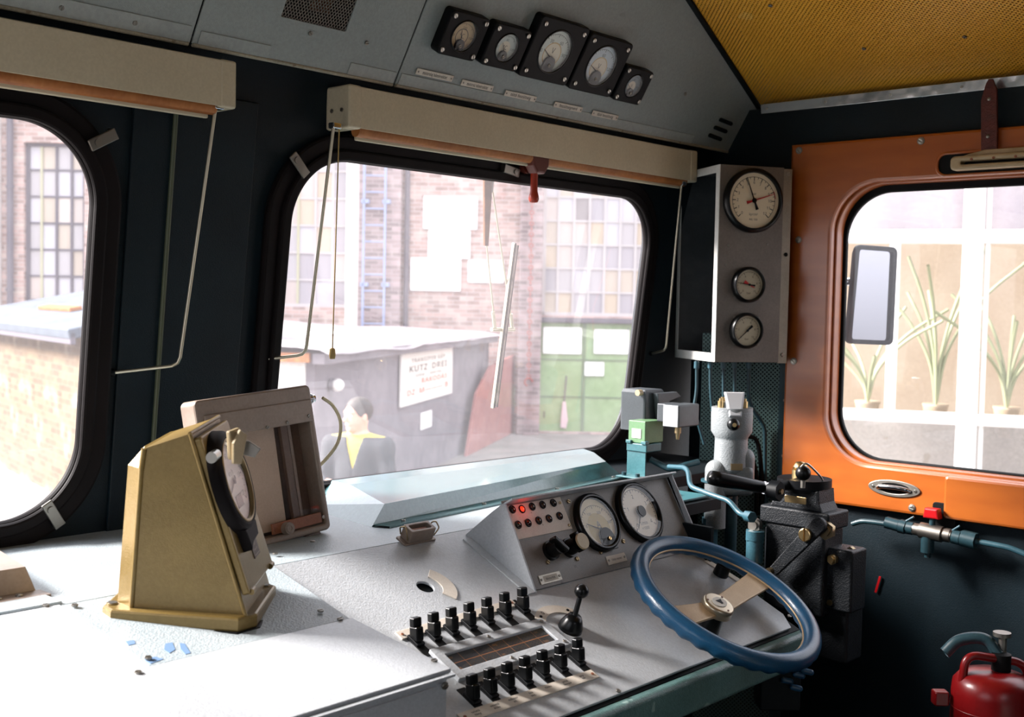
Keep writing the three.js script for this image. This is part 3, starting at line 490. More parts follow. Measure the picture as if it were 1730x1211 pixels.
// heater ducts under the windscreens
function duct(x0, x1, z0, z1, paint, label) {
  const g = T('defroster_duct', label, 'duct', E(0, -0.338, 0)), h0 = 0.029, k = 0.035, zb = -1.533, yb = 0.034;
  const A = V(x0, 0, z0), B = V(x1, 0, z1), C = V(x0 + k, h0, z0 - 0.012), D = V(x1 - k, h0, z1 - 0.012), zm = -1.47, G = V(x0 + 0.09, h0 + 0.006, zm), H = V(x1 + 0.02, h0 + 0.006, zm), I = V(x0 + 0.1, yb, zb), J = V(x1 + 0.06, yb, zb), K = V(x0 + 0.03, 0, zb), L = V(x1 + 0.08, 0, zb);
  P('front_face', poly([[A, B, D, C]]), paint, g);
  P('top_sheet', poly([[C, D, H, G], [G, H, J, I]]), paint, g);
  P('end_face', poly([[K, A, C, G, I]]), paint, g); P('end_face', poly([[B, L, J, H, D]]), paint, g);
  const f = 0.026, e = V(0, 0.003, 0);
  const fl = P('flange', [poly([[A.clone().add(e), V(x0 + 0.012, 0.003, z0 + f), V(x1 + 0.01, 0.003, z1 + f), B.clone().add(e)].map((p) => p), [V(x0 + 0.012, 0.003, z0 + f), V(x0 + 0.012, 0, z0 + f), V(x1 + 0.01, 0, z1 + f), V(x1 + 0.01, 0.003, z1 + f)]])], paint, g);
  for (const t of [0.08, 0.36, 0.66, 0.93]) { const s = screw(g, 0, 0, 0, 0.0036, M.steelDull); s.rotation.x = -PI / 2; s.position.set(x0 + (x1 - x0) * t, 0.003, z0 + (z1 - z0) * t + f * 0.5); }
  return g;
}
{
  duct(1.131, 1.84, -1.31, -1.384, M.duct, 'long teal sheet-metal defroster duct below the right windscreen');
  const z = -1.271, g = T('defroster_duct', 'cream-topped sheet-metal duct cut by the left edge of the picture', 'duct', E(0, -0.338, 0)), x1 = 0.602;
  P('top_sheet', poly([[V(-0.3, 0.03, z - 0.006), V(x1 - 0.01, 0.03, z - 0.006), V(x1 + 0.02, 0.034, -1.5), V(-0.3, 0.034, -1.5)]]), M.taupe, g);
  P('front_face', poly([[V(-0.3, 0, z), V(x1, 0, z), V(x1 - 0.01, 0.03, z - 0.006), V(-0.3, 0.03, z - 0.006)]]), M.taupe, g);
  P('end_face', poly([[V(x1, 0, z), V(x1 + 0.05, 0, -1.52), V(x1 + 0.02, 0.034, -1.5), V(x1 - 0.01, 0.03, z - 0.006)]]), M.taupe, g);
  P('flange', bar(-0.3, x1 + 0.004, 0.0, 0.003, z, z + 0.028, 0.0006), M.taupe, g);
  for (const px of [10, 44]) { const q = on(SHELF, px, 1020 - px * 0.19, 0.003), s = screw(g, 0, 0, 0, 0.004, M.steelDull); s.rotation.x = -PI / 2; s.position.set(q.x, 0.003, z + 0.014); }
}
// ---------------------------------------------------------------- instrument console
{
  const cz = -1.052 + 1.2, ang = Math.atan2(0.494, 0.87), FM = frame(E(1.206, -0.4, -1.052), X, V(0, 0.87, -0.494));
  const g = T('instrument_console', 'grey wedge-shaped instrument console with two dials and pilot lamps behind the steering wheel', 'console', FM), Wd = 0.405, H = 0.131;
  // housing: side cheeks, roof and back as one bent sheet around the sunk face
  const inv = FM.clone().invert(), L = (y, z) => E(1.206, y, z).applyMatrix4(inv), b0 = L(-0.402, -1.05), b1 = L(-0.343, -1.19), t1 = L(-0.284, -1.112), t1b = L(-0.3, -1.135);
  const cheek = (x) => tr(ext(shape([[-b0.z, b0.y], [-b1.z, b1.y], [-t1b.z, t1b.y], [-t1.z, t1.y]]), 0.003, 0), x, 0, 0, 0, PI / 2, 0);
  const roof = [t1, t1b, b1]; const sh = [];
  for (const [p, q] of [[t1, t1b], [t1b, b1]]) sh.push(poly([[V(0, p.y, p.z), V(Wd, p.y, p.z), V(Wd, q.y, q.z), V(0, q.y, q.z)]]));
  const hood = tr(ext(shape([[0, 0], [0.02, -0.012], [0.02, -0.014], [0, -0.003]]), Wd, 0), 0, t1.y, t1.z, 0, PI / 2, 0);
  P('housing', [cheek(0), cheek(Wd - 0.003), ...sh], M.desk, g);
  P('hood_lip', bar(0, Wd, t1.y - 0.003, t1.y, t1.z - 0.004, t1.z + 0.016, 0.001), M.desk, g);
  P('right_cheek_lip', bar(Wd - 0.003, Wd, 0.0, t1.y, 0, 0.012, 0.001), M.desk, g);
  P('face_plate', bar(0.002, Wd - 0.002, 0.001, H + 0.004, -0.003, 0, 0.0004), M.consoleFace, g);
  const s2 = P('mounting_foot', bar(-0.016, 0, -0.001, 0.0015, 0, 0.14, 0.0005), M.desk, g); s2.position.set(0, b0.y, b0.z); s2.quaternion.setFromRotationMatrix(new THREE.Matrix4().makeBasis(X, V(0, 0, 1).cross(X), V(0, 0, 1))); s2.quaternion.copy(new THREE.Quaternion().setFromRotationMatrix(FM).invert().multiply(new THREE.Quaternion().setFromAxisAngle(X, rad(24)))); s2.translateZ(-0.14);
  // pilot lamps on their plate
  P('lamp_plate', bar(0.004, 0.124, 0.075, 0.126, 0, 0.0015, 0.0006), M.lampPlate, g);
  const lens = (c, e) => new THREE.MeshPhysicalMaterial({ color: c, roughness: 0.18, clearcoat: 0.6, emissive: e ?? 0x000000, emissiveIntensity: 1 });
  const dim = lens(0x2a1c10), red = lens(0x3a0a06), lit = lens(0xd01508, 0xff2a12), amber = lens(0x3a2208);
  [[0.014, 0.1215, dim], [0.0335, 0.1195, lit], [0.056, 0.1205, dim], [0.079, 0.1205, dim], [0.1035, 0.1205, dim], [0.0145, 0.098, dim], [0.0355, 0.098, red], [0.0585, 0.0985, amber], [0.0815, 0.0985, red], [0.106, 0.0995, red]].forEach(([x, y, m]) => {
    const on_ = m === lit, l = P('pilot_lamp', ringZ(0.0042, 0.0062, 0, 0.002, 20, 0.0005), M.blackCase, g, on_ ? 'red pilot lamp that is lit' : undefined); l.position.set(x, y - 0.002, 0.0014);
    P('lens', latheZ([[0.0044, 0], [0.004, 0.0016], [0.0022, 0.0032], [0, 0.0036]], 18), m, l);
    if (on_) { const pl = new THREE.PointLight(0xff2a12, 0.0006, 0.3); pl.position.set(0, 0, 0.0075); pl.castShadow = true; l.add(pl); }
  });
  for (const [x, y] of [[0.118, 0.117], [0.119, 0.081]]) screw(g, x, y, 0.0015, 0.0022, M.brassDull);
  // selector knobs
  const kn = (x, y, pale) => { const k = P('knob', [cylZ(0.0145, 0.006, 28), cylZ(0.012, 0.016, 28, 0.011)].map((q, i) => tr(q, 0, 0, i ? 0.006 : 0)).concat([tr(box(0.007, 0.03, 0.014, 0.002), 0, 0.002, 0.022)]), M.black, g); k.position.set(x, y, 0); k.rotation.z = pale ? 0.2 : 0.7; return k; };
  kn(0.06, 0.05, false); const k2 = kn(0.1, 0.048, true); P('knob_cap', cylZ(0.0125, 0.003, 28, 0.012, 0.029), M.ivory, k2, 'worn ivory cap of the right knob');
  // ammeter and tachometer
  const meter = (name, x, y, R, label) => { const m = new THREE.Group(); m.name = name; m.userData.label = label; m.position.set(x, y, 0); g.add(m); P('bezel_ring', latheZ([[R * 0.8, 0.003], [R * 0.82, 0.008], [R * 0.9, 0.0105], [R * 0.98, 0.008], [R, 0.004], [R, 0]], 48), M.black, m); return m; };
  const am = meter('ammeter', 0.181, 0.0765, 0.047, 'round ammeter with a letter A and a black half-disc');
  face(am, 0.04, 0.004, dialMat({ bg: '#cfc19c', inner: '#b8a468', cy: 0.25, ir: 0.62, ty: 0.3, a0: -72, a1: 72, r: 0.98, n: 20, nums: ['0', '100', '200', '300'], ns: 0.15, nd: 0.26, text: [['A', 0.02, 0.08, 0.34, '#1a1816', true]] }));
  const cap = P('movement_cover', [cylZ(0.0155, 0.004, 28), tr(box(0.031, 0.02, 0.004, 0.001), 0, -0.01, 0.002)], M.black, am); cap.position.set(0.006, -0.026, 0.004);
  screw(am, 0.008, -0.029, 0.0082, 0.0032, M.brass); pointer(am, 0.03, -66, 0.0055, M.blackMatt, 0.1, 0.03).position.set(0, -0.012, 0.0055); cover(am, 0.039, 0.0078);
  const ta = meter('tachometer', 0.2905, 0.079, 0.0515, 'round tachometer with a large white dial and a black hub');
  face(ta, 0.0445, 0.004, dialMat({ bg: '#e2d8c6', a0: -140, a1: 130, r: 0.86, n: 24, major: 6, nums: ['0', '1', '2', '3', '4'], ns: 0.2, nd: 0.26, text: [['1/min', 0.0, 0.42, 0.17], ['×1000', 0, 0.6, 0.15]] }));
  pointer(ta, 0.036, -140, 0.0065, M.blackMatt, 0.1, 0.03); P('pointer_hub', cylZ(0.0098, 0.004, 28, 0.009, 0.006), M.black, ta); cover(ta, 0.0435, 0.0092);
  for (const [x, y] of [[0.139, 0.117], [0.205, 0.115], [0.166, 0.032], [0.228, 0.04], [0.047, 0.035], [0.11, 0.03]]) screw(g, x, y, 0, 0.0034, M.brassDull);
  // engraved labels
  [[0.04, 0.0125, 'Motorfék', 'yellowed engraved label at the lower left of the console'], [0.196, 0.0165, 'Fűtés menet', 'white engraved label below the tachometer']].forEach(([x, y, t, l], i) => { const p = P('engraved_label', tr(box(0.046, 0.0135, 0.0012, 0.0004), 0, 0, 0.0006), i ? M.plate : M.flange, g, l); p.position.set(x, y, 0); P('lettering', new THREE.PlaneGeometry(0.03, 0.009), textPlate(t, i ? '#cdc4b8' : '#a99f8e', '#2a2019', 30, 200, 60), p).position.z = 0.00125; for (const s of [-1, 1]) screw(p, s * 0.0195, 0, 0.0012, 0.0018, M.steelDull); });
}
// connector socket on the desk seam
{
  const c = on(DESK, 706, 917), g = T('connector_socket', 'small grey-brown rectangular connector socket with a wire clip on the desk seam', 'connector', DESK.clone().setPosition(toW(DESK, c.x, c.y + 0.006, 0.002)));
  P('base', tr(ext(rrect(-0.03, -0.011, 0.03, 0.011, 0.003), 0.003, 0.0008), 0, 0, 0), M.taupe, g);
  const s = rrect(-0.0235, -0.0105, 0.0235, 0.0105, 0.003); s.holes.push(rrect(-0.018, -0.006, 0.018, 0.006, 0.003, THREE.Path));
  P('shell', ext(s, 0.019, 0.001, 0.003), M.taupe, g);
  P('insert', [bar(-0.019, 0.019, -0.007, 0.007, 0.003, 0.011, 0.0006), bar(-0.014, 0.014, -0.0025, 0.0025, 0.011, 0.0185, 0.001)], M.strapWood, g);
  for (const x of [-1, 1]) P('wire_clip', tube([V(x * 0.025, -0.008, 0.008), V(x * 0.031, -0.008, 0.02), V(x * 0.029, 0, 0.026), V(x * 0.031, 0.008, 0.02), V(x * 0.025, 0.008, 0.008)], 0.0011, 0.003, 24, 6), M.brassDull, g);
}
// arc-shaped index plates, selector lever, rotary selector
function arcPlate(parent, r0, r1, a0, a1, m, z = 0) { const s = new THREE.Shape(); s.absarc(0, 0, r1, rad(a0), rad(a1)); s.absarc(0, 0, r0, rad(a1), rad(a0), true); return P('index_plate', ext(s, 0.0018, 0.0004, z, 24), m, parent); }
{
  const h = on(DESK, 718, 993), g = T('index_arc', 'cream arc-shaped index plate beside the blank hole in the desk', 'plate', DESK.clone().setPosition(toW(DESK, h.x, h.y, 0.002)));
  arcPlate(g, 0.024, 0.044, -58, 42, M.plate);
  const c = on(DESK, 962, 1064), l = T('selector_lever', 'black selector lever with a ball knob and a cream index arc', 'lever', DESK.clone().setPosition(toW(DESK, c.x, c.y, 0.002)));
  const p = arcPlate(l, 0.034, 0.05, 38, 138, M.plate); P('numeral', new THREE.PlaneGeometry(0.012, 0.012), textPlate('0', '#cfc6ba', '#1a1713', 150, 200, 200), p).position.set(-0.016, 0.039, 0.0019);
  for (const a of [48, 128]) screw(p, Math.cos(rad(a)) * 0.042, Math.sin(rad(a)) * 0.042, 0.0018, 0.0022, M.blackMatt);
  P('base', latheZ([[0.0005, 0], [0.017, 0], [0.0165, 0.006], [0.0125, 0.0155], [0.009, 0.021], [0.0005, 0.0215]], 32), M.black, l);
  const tip = V(0.008, 0.01, 0.052); P('stem', rod(V(0, 0, 0.016), tip, 0.0036, 14), M.black, l); P('ball_knob', tr(ball(0.0098, 26), tip.x, tip.y, tip.z), M.black, l);
  const k = on(DESK, 1216, 972), r = T('rotary_selector', 'small black rotary knob on a white scale strip at the right edge of the desk', 'knob', DESK.clone().setPosition(toW(DESK, k.x, k.y, 0.002)));
  const a = on(DESK, 1196, 952), b = on(DESK, 1256, 989), d = b.clone().sub(a); const st = P('scale_strip', tr(box(d.length() + 0.01, 0.013, 0.002, 0.0006), 0, 0, 0.001), M.white, r); st.position.set((a.x + b.x) / 2 - k.x, (a.y + b.y) / 2 - k.y, 0); st.rotation.z = Math.atan2(d.y, d.x);
  P('knob', [cylZ(0.0125, 0.018, 24, 0.0115), tr(box(0.006, 0.023, 0.008, 0.002), 0, 0, 0.02)], M.black, r);
}
// toggle switches: two rows of seven, with label strips and the legend frame between them
{
  const slot = bar(-0.0066, 0.0066, -0.027, 0.022, 0, 0.0014, 0.0005), pad = bar(-0.0065, 0.0065, -0.009, 0.012, 0.0008, 0.005, 0.001);
  const lev = merged([tr(box(0.0115, 0.015, 0.018, 0.0025, 2), 0, 0.004, 0.011, -0.5), tr(box(0.013, 0.0095, 0.012, 0.002, 2), 0, 0.0115, 0.0225, -0.5)]);
  const ord = ['first', 'second', 'third', 'fourth', 'fifth', 'sixth', 'seventh'];
  const rows = [[[702, 1088], [882, 1033], 'upper', 'far'], [[797, 1186], [975, 1121], 'lower', 'near']]; let proto;
  for (const [a, b, row, side] of rows) for (let i = 0; i < 7; i++) {
    const t = i / 6, c = on(DESK, a[0] + (b[0] - a[0]) * t, a[1] + (b[1] - a[1]) * t), Mx = DESK.clone().setPosition(toW(DESK, c.x, c.y, 0.002)), label = `black toggle switch, ${ord[i]} from the left in the ${row} row on the desk`;
    if (!proto) { proto = T('toggle_switch', label, 'switch', Mx, 'black toggle switches on the desk'); P('slot_plate', slot, M.blackMatt, proto); P('collar', pad, M.blackCase, proto); P('lever', lev, M.black, proto); continue; }
    const o = proto.clone(); o.name = numbered('toggle_switch'); o.userData = { ...proto.userData, label }; Mx.decompose(o.position, o.quaternion, o.scale); scene.add(o);
  }
  const strip = (p0, p1, w, text, label) => { const a = on(DESK, ...p0), b = on(DESK, ...p1), d = b.clone().sub(a), L = d.length(), g = T('label_strip', label, 'label', DESK.clone().setPosition(toW(DESK, (a.x + b.x) / 2, (a.y + b.y) / 2, 0.002))); g.rotateZ(Math.atan2(d.y, d.x)); P('strip', tr(box(L, w, 0.0022, 0.0006), 0, 0, 0.0011), M.plate, g);
    if (text) P('lettering', new THREE.PlaneGeometry(L * 0.92, w * 0.7), printMat(1024, 56, (q, W, H) => { q.fillStyle = '#cfc6b9'; q.fillRect(0, 0, W, H); q.fillStyle = '#22201e'; q.font = 'bold 22px sans-serif'; q.textAlign = 'center'; text.forEach((t, i) => t.split('\n').forEach((s, k) => q.fillText(s, W * (i + 0.5) / text.length, 22 + k * 24, W / text.length * 0.92))); }), g).position.z = 0.00225;
    for (const s of [-1, 1]) screw(g, s * (L / 2 - 0.006), 0, 0.0022, 0.002, M.strapWood); };
  strip([672, 1078], [868, 1021], 0.0145, null, 'cream strip behind the upper row of toggle switches');
  strip([777, 1218], [1004, 1141], 0.0155, ['tolató\nfény', 'vezető\nállás', 'műszer\nvil.', 'fék\nvez.', 'fűtés\n', 'jelző\nlámpa', 'gép\ntér'], 'lettered white label strip in front of the lower row of toggle switches');
  const cs = [[728, 1113], [917, 1056], [957, 1087], [768, 1152]].map((p) => on(DESK, ...p)), w = cs[1].clone().sub(cs[0]).length(), ctr = cs.reduce((s, c) => s.add(c), V(0, 0, 0)).multiplyScalar(0.25), h = 0.058;
  const g = T('legend_frame', 'grey frame with a dark orange-ruled legend card between the two switch rows', 'frame', DESK.clone().setPosition(toW(DESK, ctr.x, ctr.y, 0.002))), s = rrect(-w / 2, -h / 2, w / 2, h / 2, 0.002); s.holes.push(rrect(-w / 2 + 0.014, -h / 2 + 0.014, w / 2 - 0.014, h / 2 - 0.014, 0.001, THREE.Path));
  P('frame', ext(s, 0.006, 0.001), M.desk, g);
  P('legend_card', new THREE.PlaneGeometry(w - 0.02, h - 0.02), printMat(1024, 150, (q, W, H) => { q.fillStyle = '#3b3f44'; q.fillRect(0, 0, W, H); const n = 7; q.strokeStyle = '#c08058'; q.lineWidth = 4; for (let i = 0; i <= n; i++) { q.beginPath(); q.moveTo(W * i / n, 0); q.lineTo(W * i / n, H); q.stroke(); } q.lineWidth = 5; q.beginPath(); q.moveTo(0, H / 2); q.lineTo(W, H / 2); q.stroke(); q.fillStyle = '#17191c'; q.font = '22px sans-serif'; const wd = ['motor', 'kompr.', 'fűtés', 'világ.', 'jelző', 'szell.', 'tart.']; for (let i = 0; i < n; i++) { q.fillStyle = i % 3 ? '#1a1c1f' : '#c78a5c'; q.fillText(wd[i], W * i / n + 18, 42); q.fillText(wd[(i + 3) % n], W * i / n + 18, 118); } }), g).position.z = 0.0022;
  const gl = P('cover_glass', new THREE.PlaneGeometry(w - 0.022, h - 0.022), M.glass, g); gl.position.z = 0.004;
  for (const [x, y] of [[-0.03, -1], [-0.03, 1], [0.46, 1], [0.46, -1]]) screw(g, x * w, y * (h / 2 - 0.007), 0.006, 0.0026, M.steelDull);
}
// ---------------------------------------------------------------- steering wheel
{
  const o = at(1226, 1014, 1.7), al = rad(27), az = rad(-5), n = V(Math.sin(az) * Math.sin(al), Math.cos(al), Math.cos(az) * Math.sin(al)), WM = frame(o, X, n.clone().cross(X)), g = T('steering_wheel', 'blue steering wheel with two tan metal spokes above the desk', 'steering wheel', WM), R = 0.135;
  { const N = 160, K = 22, pos = [], idx = []; // rim with finger grips on its underside
    for (let i = 0; i < N; i++) { const a = i / N * 2 * PI, wave = 0.0016 * Math.cos(a * 34); for (let k = 0; k < K; k++) { const b = k / K * 2 * PI, under = Math.max(0, -Math.sin(b) * 0.8 + Math.cos(b) * 0.25), r = 0.0135 + wave * under, q = R + Math.cos(b) * r; pos.push(Math.cos(a) * q, Math.sin(a) * q, Math.sin(b) * r * 1.02); } }
    for (let i = 0; i < N; i++) for (let k = 0; k < K; k++) { const a = i * K + k, b = ((i + 1) % N) * K + k, c = ((i + 1) % N) * K + (k + 1) % K, d = i * K + (k + 1) % K; idx.push(a, b, c, a, c, d); }
    const q = new THREE.BufferGeometry(); q.setAttribute('position', new THREE.Float32BufferAttribute(pos, 3)); q.setIndex(idx); q.setAttribute('uv', new THREE.Float32BufferAttribute(new Float32Array(pos.length / 3 * 2), 2)); q.computeVertexNormals(); P('rim', q, M.blue, g); }
  P('inner_band', new THREE.TorusGeometry(R - 0.0135, 0.0016, 8, 90), M.spoke, g);
  const hub = on(WM, 1213, 1022, 0.004), pts = [on(WM, 1152, 1038), on(WM, 1293, 972)];
  pts.forEach((p, i) => { const d = p.clone().sub(hub), L = Math.hypot(d.x, d.y) + 0.012, s = P('spoke', ext(shape([[0, -0.015], [L * 0.4, -0.0165], [L, -0.021], [L, 0.021], [L * 0.4, 0.0165], [0, 0.015]]), 0.005, 0.0015, -0.004), M.spoke, g); s.position.set(hub.x, hub.y, -0.001); s.rotation.z = Math.atan2(d.y, d.x); });
  const h = P('hub', latheZ([[0.0005, 0.009], [0.02, 0.009], [0.0225, 0.008], [0.024, 0.005], [0.0245, -0.006], [0.0005, -0.006]], 40), M.hub, g); h.position.set(hub.x, hub.y, 0);
  const em = new THREE.Shape(); em.absellipse(0, 0, 0.0135, 0.0105, 0, 2 * PI); const pl = P('emblem', ext(em, 0.0012, 0.0003, 0.009), M.white, h); P('emblem_mark', tr(ext(shape([[-0.006, 0.004], [0.007, 0.004], [0.004, -0.001], [0.003, -0.005], [-0.001, -0.005], [-0.002, -0.001]]), 0.0004, 0), 0, 0, 0.0103), M.blackCase, pl);
  for (let i = 0; i < 3; i++) { const a = i * 2.1 + 0.4; P('hub_screw', tr(cylZ(0.0016, 0.0008, 10), 0.0185 * Math.cos(a), 0.0185 * Math.sin(a), 0.0088), M.redBracket, h); }
  P('column', tr(cylZ(0.0235, 0.055, 30, 0.015, -0.06), hub.x, hub.y, 0), M.black, g);
  P('column_flange', tr(cylZ(0.034, 0.008, 30, 0.032, -0.066), hub.x, hub.y, 0), M.black, g);
}

// ---------------------------------------------------------------- speed recorder
{
  const up = V(0, Math.cos(rad(4)), Math.sin(rad(4))), yaw = rad(43), a0 = V(Math.sin(yaw), 0, Math.cos(yaw)), bl = on(LEFT, 408, 1072), org = toW(LEFT, bl.x, bl.y, 0);
  const a = a0.clone().addScaledVector(up, -a0.dot(up)).normalize(), b = up.clone().cross(a), RM = frame(org, a, up);   // local x towards the dial, y up, z = x × y
  const g = T('speed_recorder', 'tall olive-gold speed recorder with a white dial on its sloping front', 'speedometer', RM), W = 0.15;
  const zs = b.dot(V().setFromMatrixColumn(RM, 2));          // body extends to -z or +z
  const w = (t) => t * Math.sign(zs);
  const SM = frame(toW(RM, 0, 0, w(0.012)), a, up), q = (x, y) => on(SM, x, y);
  const L = -0.148, bh = 0.018;
  // base casting with chamfered corners, black gasket
  const basePoly = (k, c) => [[L - 0.005 - k, 0.012], [L - 0.005 - k, W - 0.02], [L + 0.02, W + 0.002 + k], [-0.022, W + 0.002 + k], [0.012 + k, W - 0.025], [0.012 + k, 0.02], [-0.004, -0.001 - k], [L + 0.008, -0.001 - k]].map(([x, z]) => [x, w(z)]);
  const flat = (pts, h, y0, bev) => tr(ext(shape(pts.map(([x, z]) => [x, -z])), h, bev), 0, y0, 0, -PI / 2);
  P('gasket', flat(basePoly(0.004), 0.022, -0.019, 0.002), M.blackMatt, g);
  P('base', flat(basePoly(0), bh - 0.002, 0.002, 0.003), M.olive, g);
  for (const [x, z] of [[L + 0.003, 0.02], [0.0, W - 0.03], [-0.01, W - 0.01]]) { const c = P('bolt_recess', ringZ(0.003, 0.0065, 0, 0.0012, 18, 0.0003), M.olive, g); c.rotation.x = -PI / 2; c.position.set(x, bh, w(z)); P('bolt', tr(cyl(0.0055, 0.002, 6), x, bh + 0.001, w(z)), M.steelDull, g); }
  // body: side outline extruded across, rear edges chamfered
  const BL = q(222, 1027.7), TL = q(243.5, 757.8), TR = q(321, 732.6), BR = q(416, 1031.6), HB = q(408, 1002);
  const z0 = w(0.012), z1 = w(W - 0.012), zc = (s) => (s ? z0 + (z1 - z0) * 0.11 : z1 - (z1 - z0) * 0.11), ch = 0.017;
  const f = V(TR.x - BR.x, TR.y - BR.y, 0).normalize(), fb = 0.004;
  const B0 = V(BL.x, bh - 0.002, 0), T0 = V(TL.x, TL.y, 0), F1 = V(TR.x, TR.y, 0), F0 = V(BR.x, bh - 0.002, 0);
  const R0 = V(T0.x - 0.013, T0.y - 0.022, 0);
  const at_ = (p, z, dx = 0) => V(p.x + dx, p.y, z), bk = (p) => p.x;
  const faces = [];
  const sN = z0, sF = z1, cN = z0 + (z1 - z0) * 0.12, cF = z1 - (z1 - z0) * 0.12;
  // near side, far side
  faces.push([at_(B0, sN), at_(F0, sN), at_(F1, sN), at_(T0, sN), at_(R0, sN, 0.011)]);
  faces.push([at_(R0, sF, 0.011), at_(T0, sF), at_(F1, sF), at_(F0, sF), at_(B0, sF)]);
  // chamfers and back
  for (const [s, c, flip] of [[sN, cN, 0], [sF, cF, 1]]) { const l = [at_(B0, s), at_(R0, s, 0.011), at_(R0, c, -0.008), at_(B0, c, -0.02)]; faces.push(flip ? l.reverse() : l); const t = [at_(R0, s, 0.011), at_(T0, s), at_(T0, c, -0.004), at_(R0, c, -0.008)]; faces.push(flip ? t.reverse() : t); }
  faces.push([at_(B0, cN, -0.02), at_(R0, cN, -0.008), at_(R0, cF, -0.008), at_(B0, cF, -0.02)]);
  faces.push([at_(R0, cN, -0.008), at_(T0, cN, -0.004), at_(T0, cF, -0.004), at_(R0, cF, -0.008)]);
  faces.push([at_(T0, sN), at_(F1, sN), at_(F1, sF), at_(T0, sF), at_(T0, cF, -0.004), at_(T0, cN, -0.004)]);
  faces.push([at_(F0, sN), at_(F0, sF), at_(F1, sF), at_(F1, sN)]);
  P('body', poly(faces), M.olive, g);
  P('edge_bead', rod(at_(F0, sN), at_(F1, sN), 0.0022, 10), M.olive, g); P('edge_bead', rod(at_(F1, sN), at_(F1, sF), 0.0022, 10), M.olive, g);
  P('edge_bead', rod(at_(R0, sN, 0.011), at_(T0, sN), 0.003, 10), M.olive, g); P('edge_bead', rod(at_(B0, sN), at_(R0, sN, 0.011), 0.0026, 10), M.olive, g);
  // sloping dial door in its own axes: x across (away from the viewer), y up the slope, z outwards
  const fo = toW(RM, HB.x + 0.001, HB.y - 0.004, sN), DM = frame(fo, b, f.clone().transformDirection(RM)), door = new THREE.Group(); door.name = 'dial_door';
  new THREE.Matrix4().copy(RM).invert().multiply(DM).decompose(door.position, door.quaternion, door.scale); g.add(door);
  const DW = W - 0.024, DH = V(F1.x - HB.x, F1.y - HB.y, 0).length() - 0.002;
  P('door_plate', ext(rrect(0.001, 0, DW - 0.001, DH, 0.004), 0.009, 0.002), M.olive, door);
  const dc = on(DM, 399, 812, 0.02), R = 0.051, cx = Math.min(Math.max(dc.x, R * 0.9), DW - R * 0.88), cy = dc.y;
  const mk = (n, gg, m) => { const p = P(n, gg, m, door); p.position.set(cx, cy, 0); return p; };
  mk('dial_bezel', latheZ([[R * 0.9, 0.014], [R * 0.92, 0.021], [R, 0.0225], [R * 1.12, 0.018], [R * 1.16, 0.01], [R * 1.18, 0.008]], 48), M.rubber);
  mk('dial_rim', ringZ(R * 0.88, R * 0.94, 0.018, 0.0225, 48, 0.0008), M.brassDull);
  const fa = mk('dial_face', new THREE.CircleGeometry(R * 0.92, 40), dialMat({ bg: '#d9d2c8', a0: -130, a1: 130, r: 0.88, n: 24, major: 4, nums: ['0', '20', '40', '60', '80', '100', '120'], ns: 0.17, nd: 0.27, text: [['km/h', 0, -0.2, 0.18]] })); fa.position.z = 0.0155;
  pointer(fa, R * 0.7, -110, 0.001, M.blackMatt, 0.25, 0.03);
  P('counter_window', bar(-0.012, 0.012, -0.03, -0.016, 0.0002, 0.001, 0.0003), M.taupeDark, fa);
  const cg = mk('cover_glass', new THREE.CircleGeometry(R * 0.9, 32), M.dialGlass); cg.position.z = 0.0195;
  mk('bezel_foot', tr(ext(shape([[-0.026, 0], [0.026, 0], [0.02, -0.016], [-0.008, -0.018], [-0.022, -0.024]]), 0.014, 0.002), 0, -R * 1.02, 0.006), M.rubber);
  const np = P('name_plate', bar(-0.014, 0.014, -0.014, 0.014, 0, 0.001, 0.0004), M.taupeDark, door); np.position.set(DW * 0.56, cy * 0.33, 0.009);
  P('lettering', new THREE.PlaneGeometry(0.025, 0.025), printMat(128, 128, (q2, w2, h2) => { q2.fillStyle = '#55463f'; q2.fillRect(0, 0, w2, h2); q2.strokeStyle = q2.fillStyle = '#a89a8c'; q2.lineWidth = 3; q2.strokeRect(6, 6, w2 - 12, h2 - 12); q2.font = '18px sans-serif'; ['Typ  R 1', 'Nr. 4127', 'V max 120'].forEach((t, i) => q2.fillText(t, 16, 38 + i * 30, 98)); }), np).position.z = 0.0011;
  for (const t of [0.1, 0.9]) { const h = P('hinge_pin', tr(cyl(0.0035, 0.012, 12), DW * t, 0.001, 0.009, 0, 0, PI / 2), M.olive, door); }
  // spring latch at the top of the door
  const la = P('latch', [bar(-0.009, 0.009, -0.012, 0.02, 0.006, 0.012, 0.002), tr(ext(shape([[-0.012, -0.014], [0.0, -0.018], [0.006, -0.004], [0.012, 0.012], [0.002, 0.02], [-0.01, 0.008]]), 0.004, 0.001), 0, 0, 0.014)], M.ivory, g);
  const lp = q(357, 735); la.position.set(lp.x + 0.016, lp.y - 0.012, w(0.02)); la.rotation.set(0, PI / 2 * 0.7, 0.15);
  P('latch_screw', tr(cylZ(0.006, 0.02, 18), 0, 0, 0), M.steel, g).position.set(lp.x - 0.004 + 0.008, lp.y - 0.022, w(0.012) - 0.008);
  P('seal_wing', tr(ext(shape([[0, -0.006], [0.024, -0.01], [0.03, 0.0], [0.016, 0.008], [0, 0.006]]), 0.003, 0.0008), 0, 0, 0), M.steelDull, g).position.set(lp.x + 0.02, lp.y - 0.014, w(0.03));
}
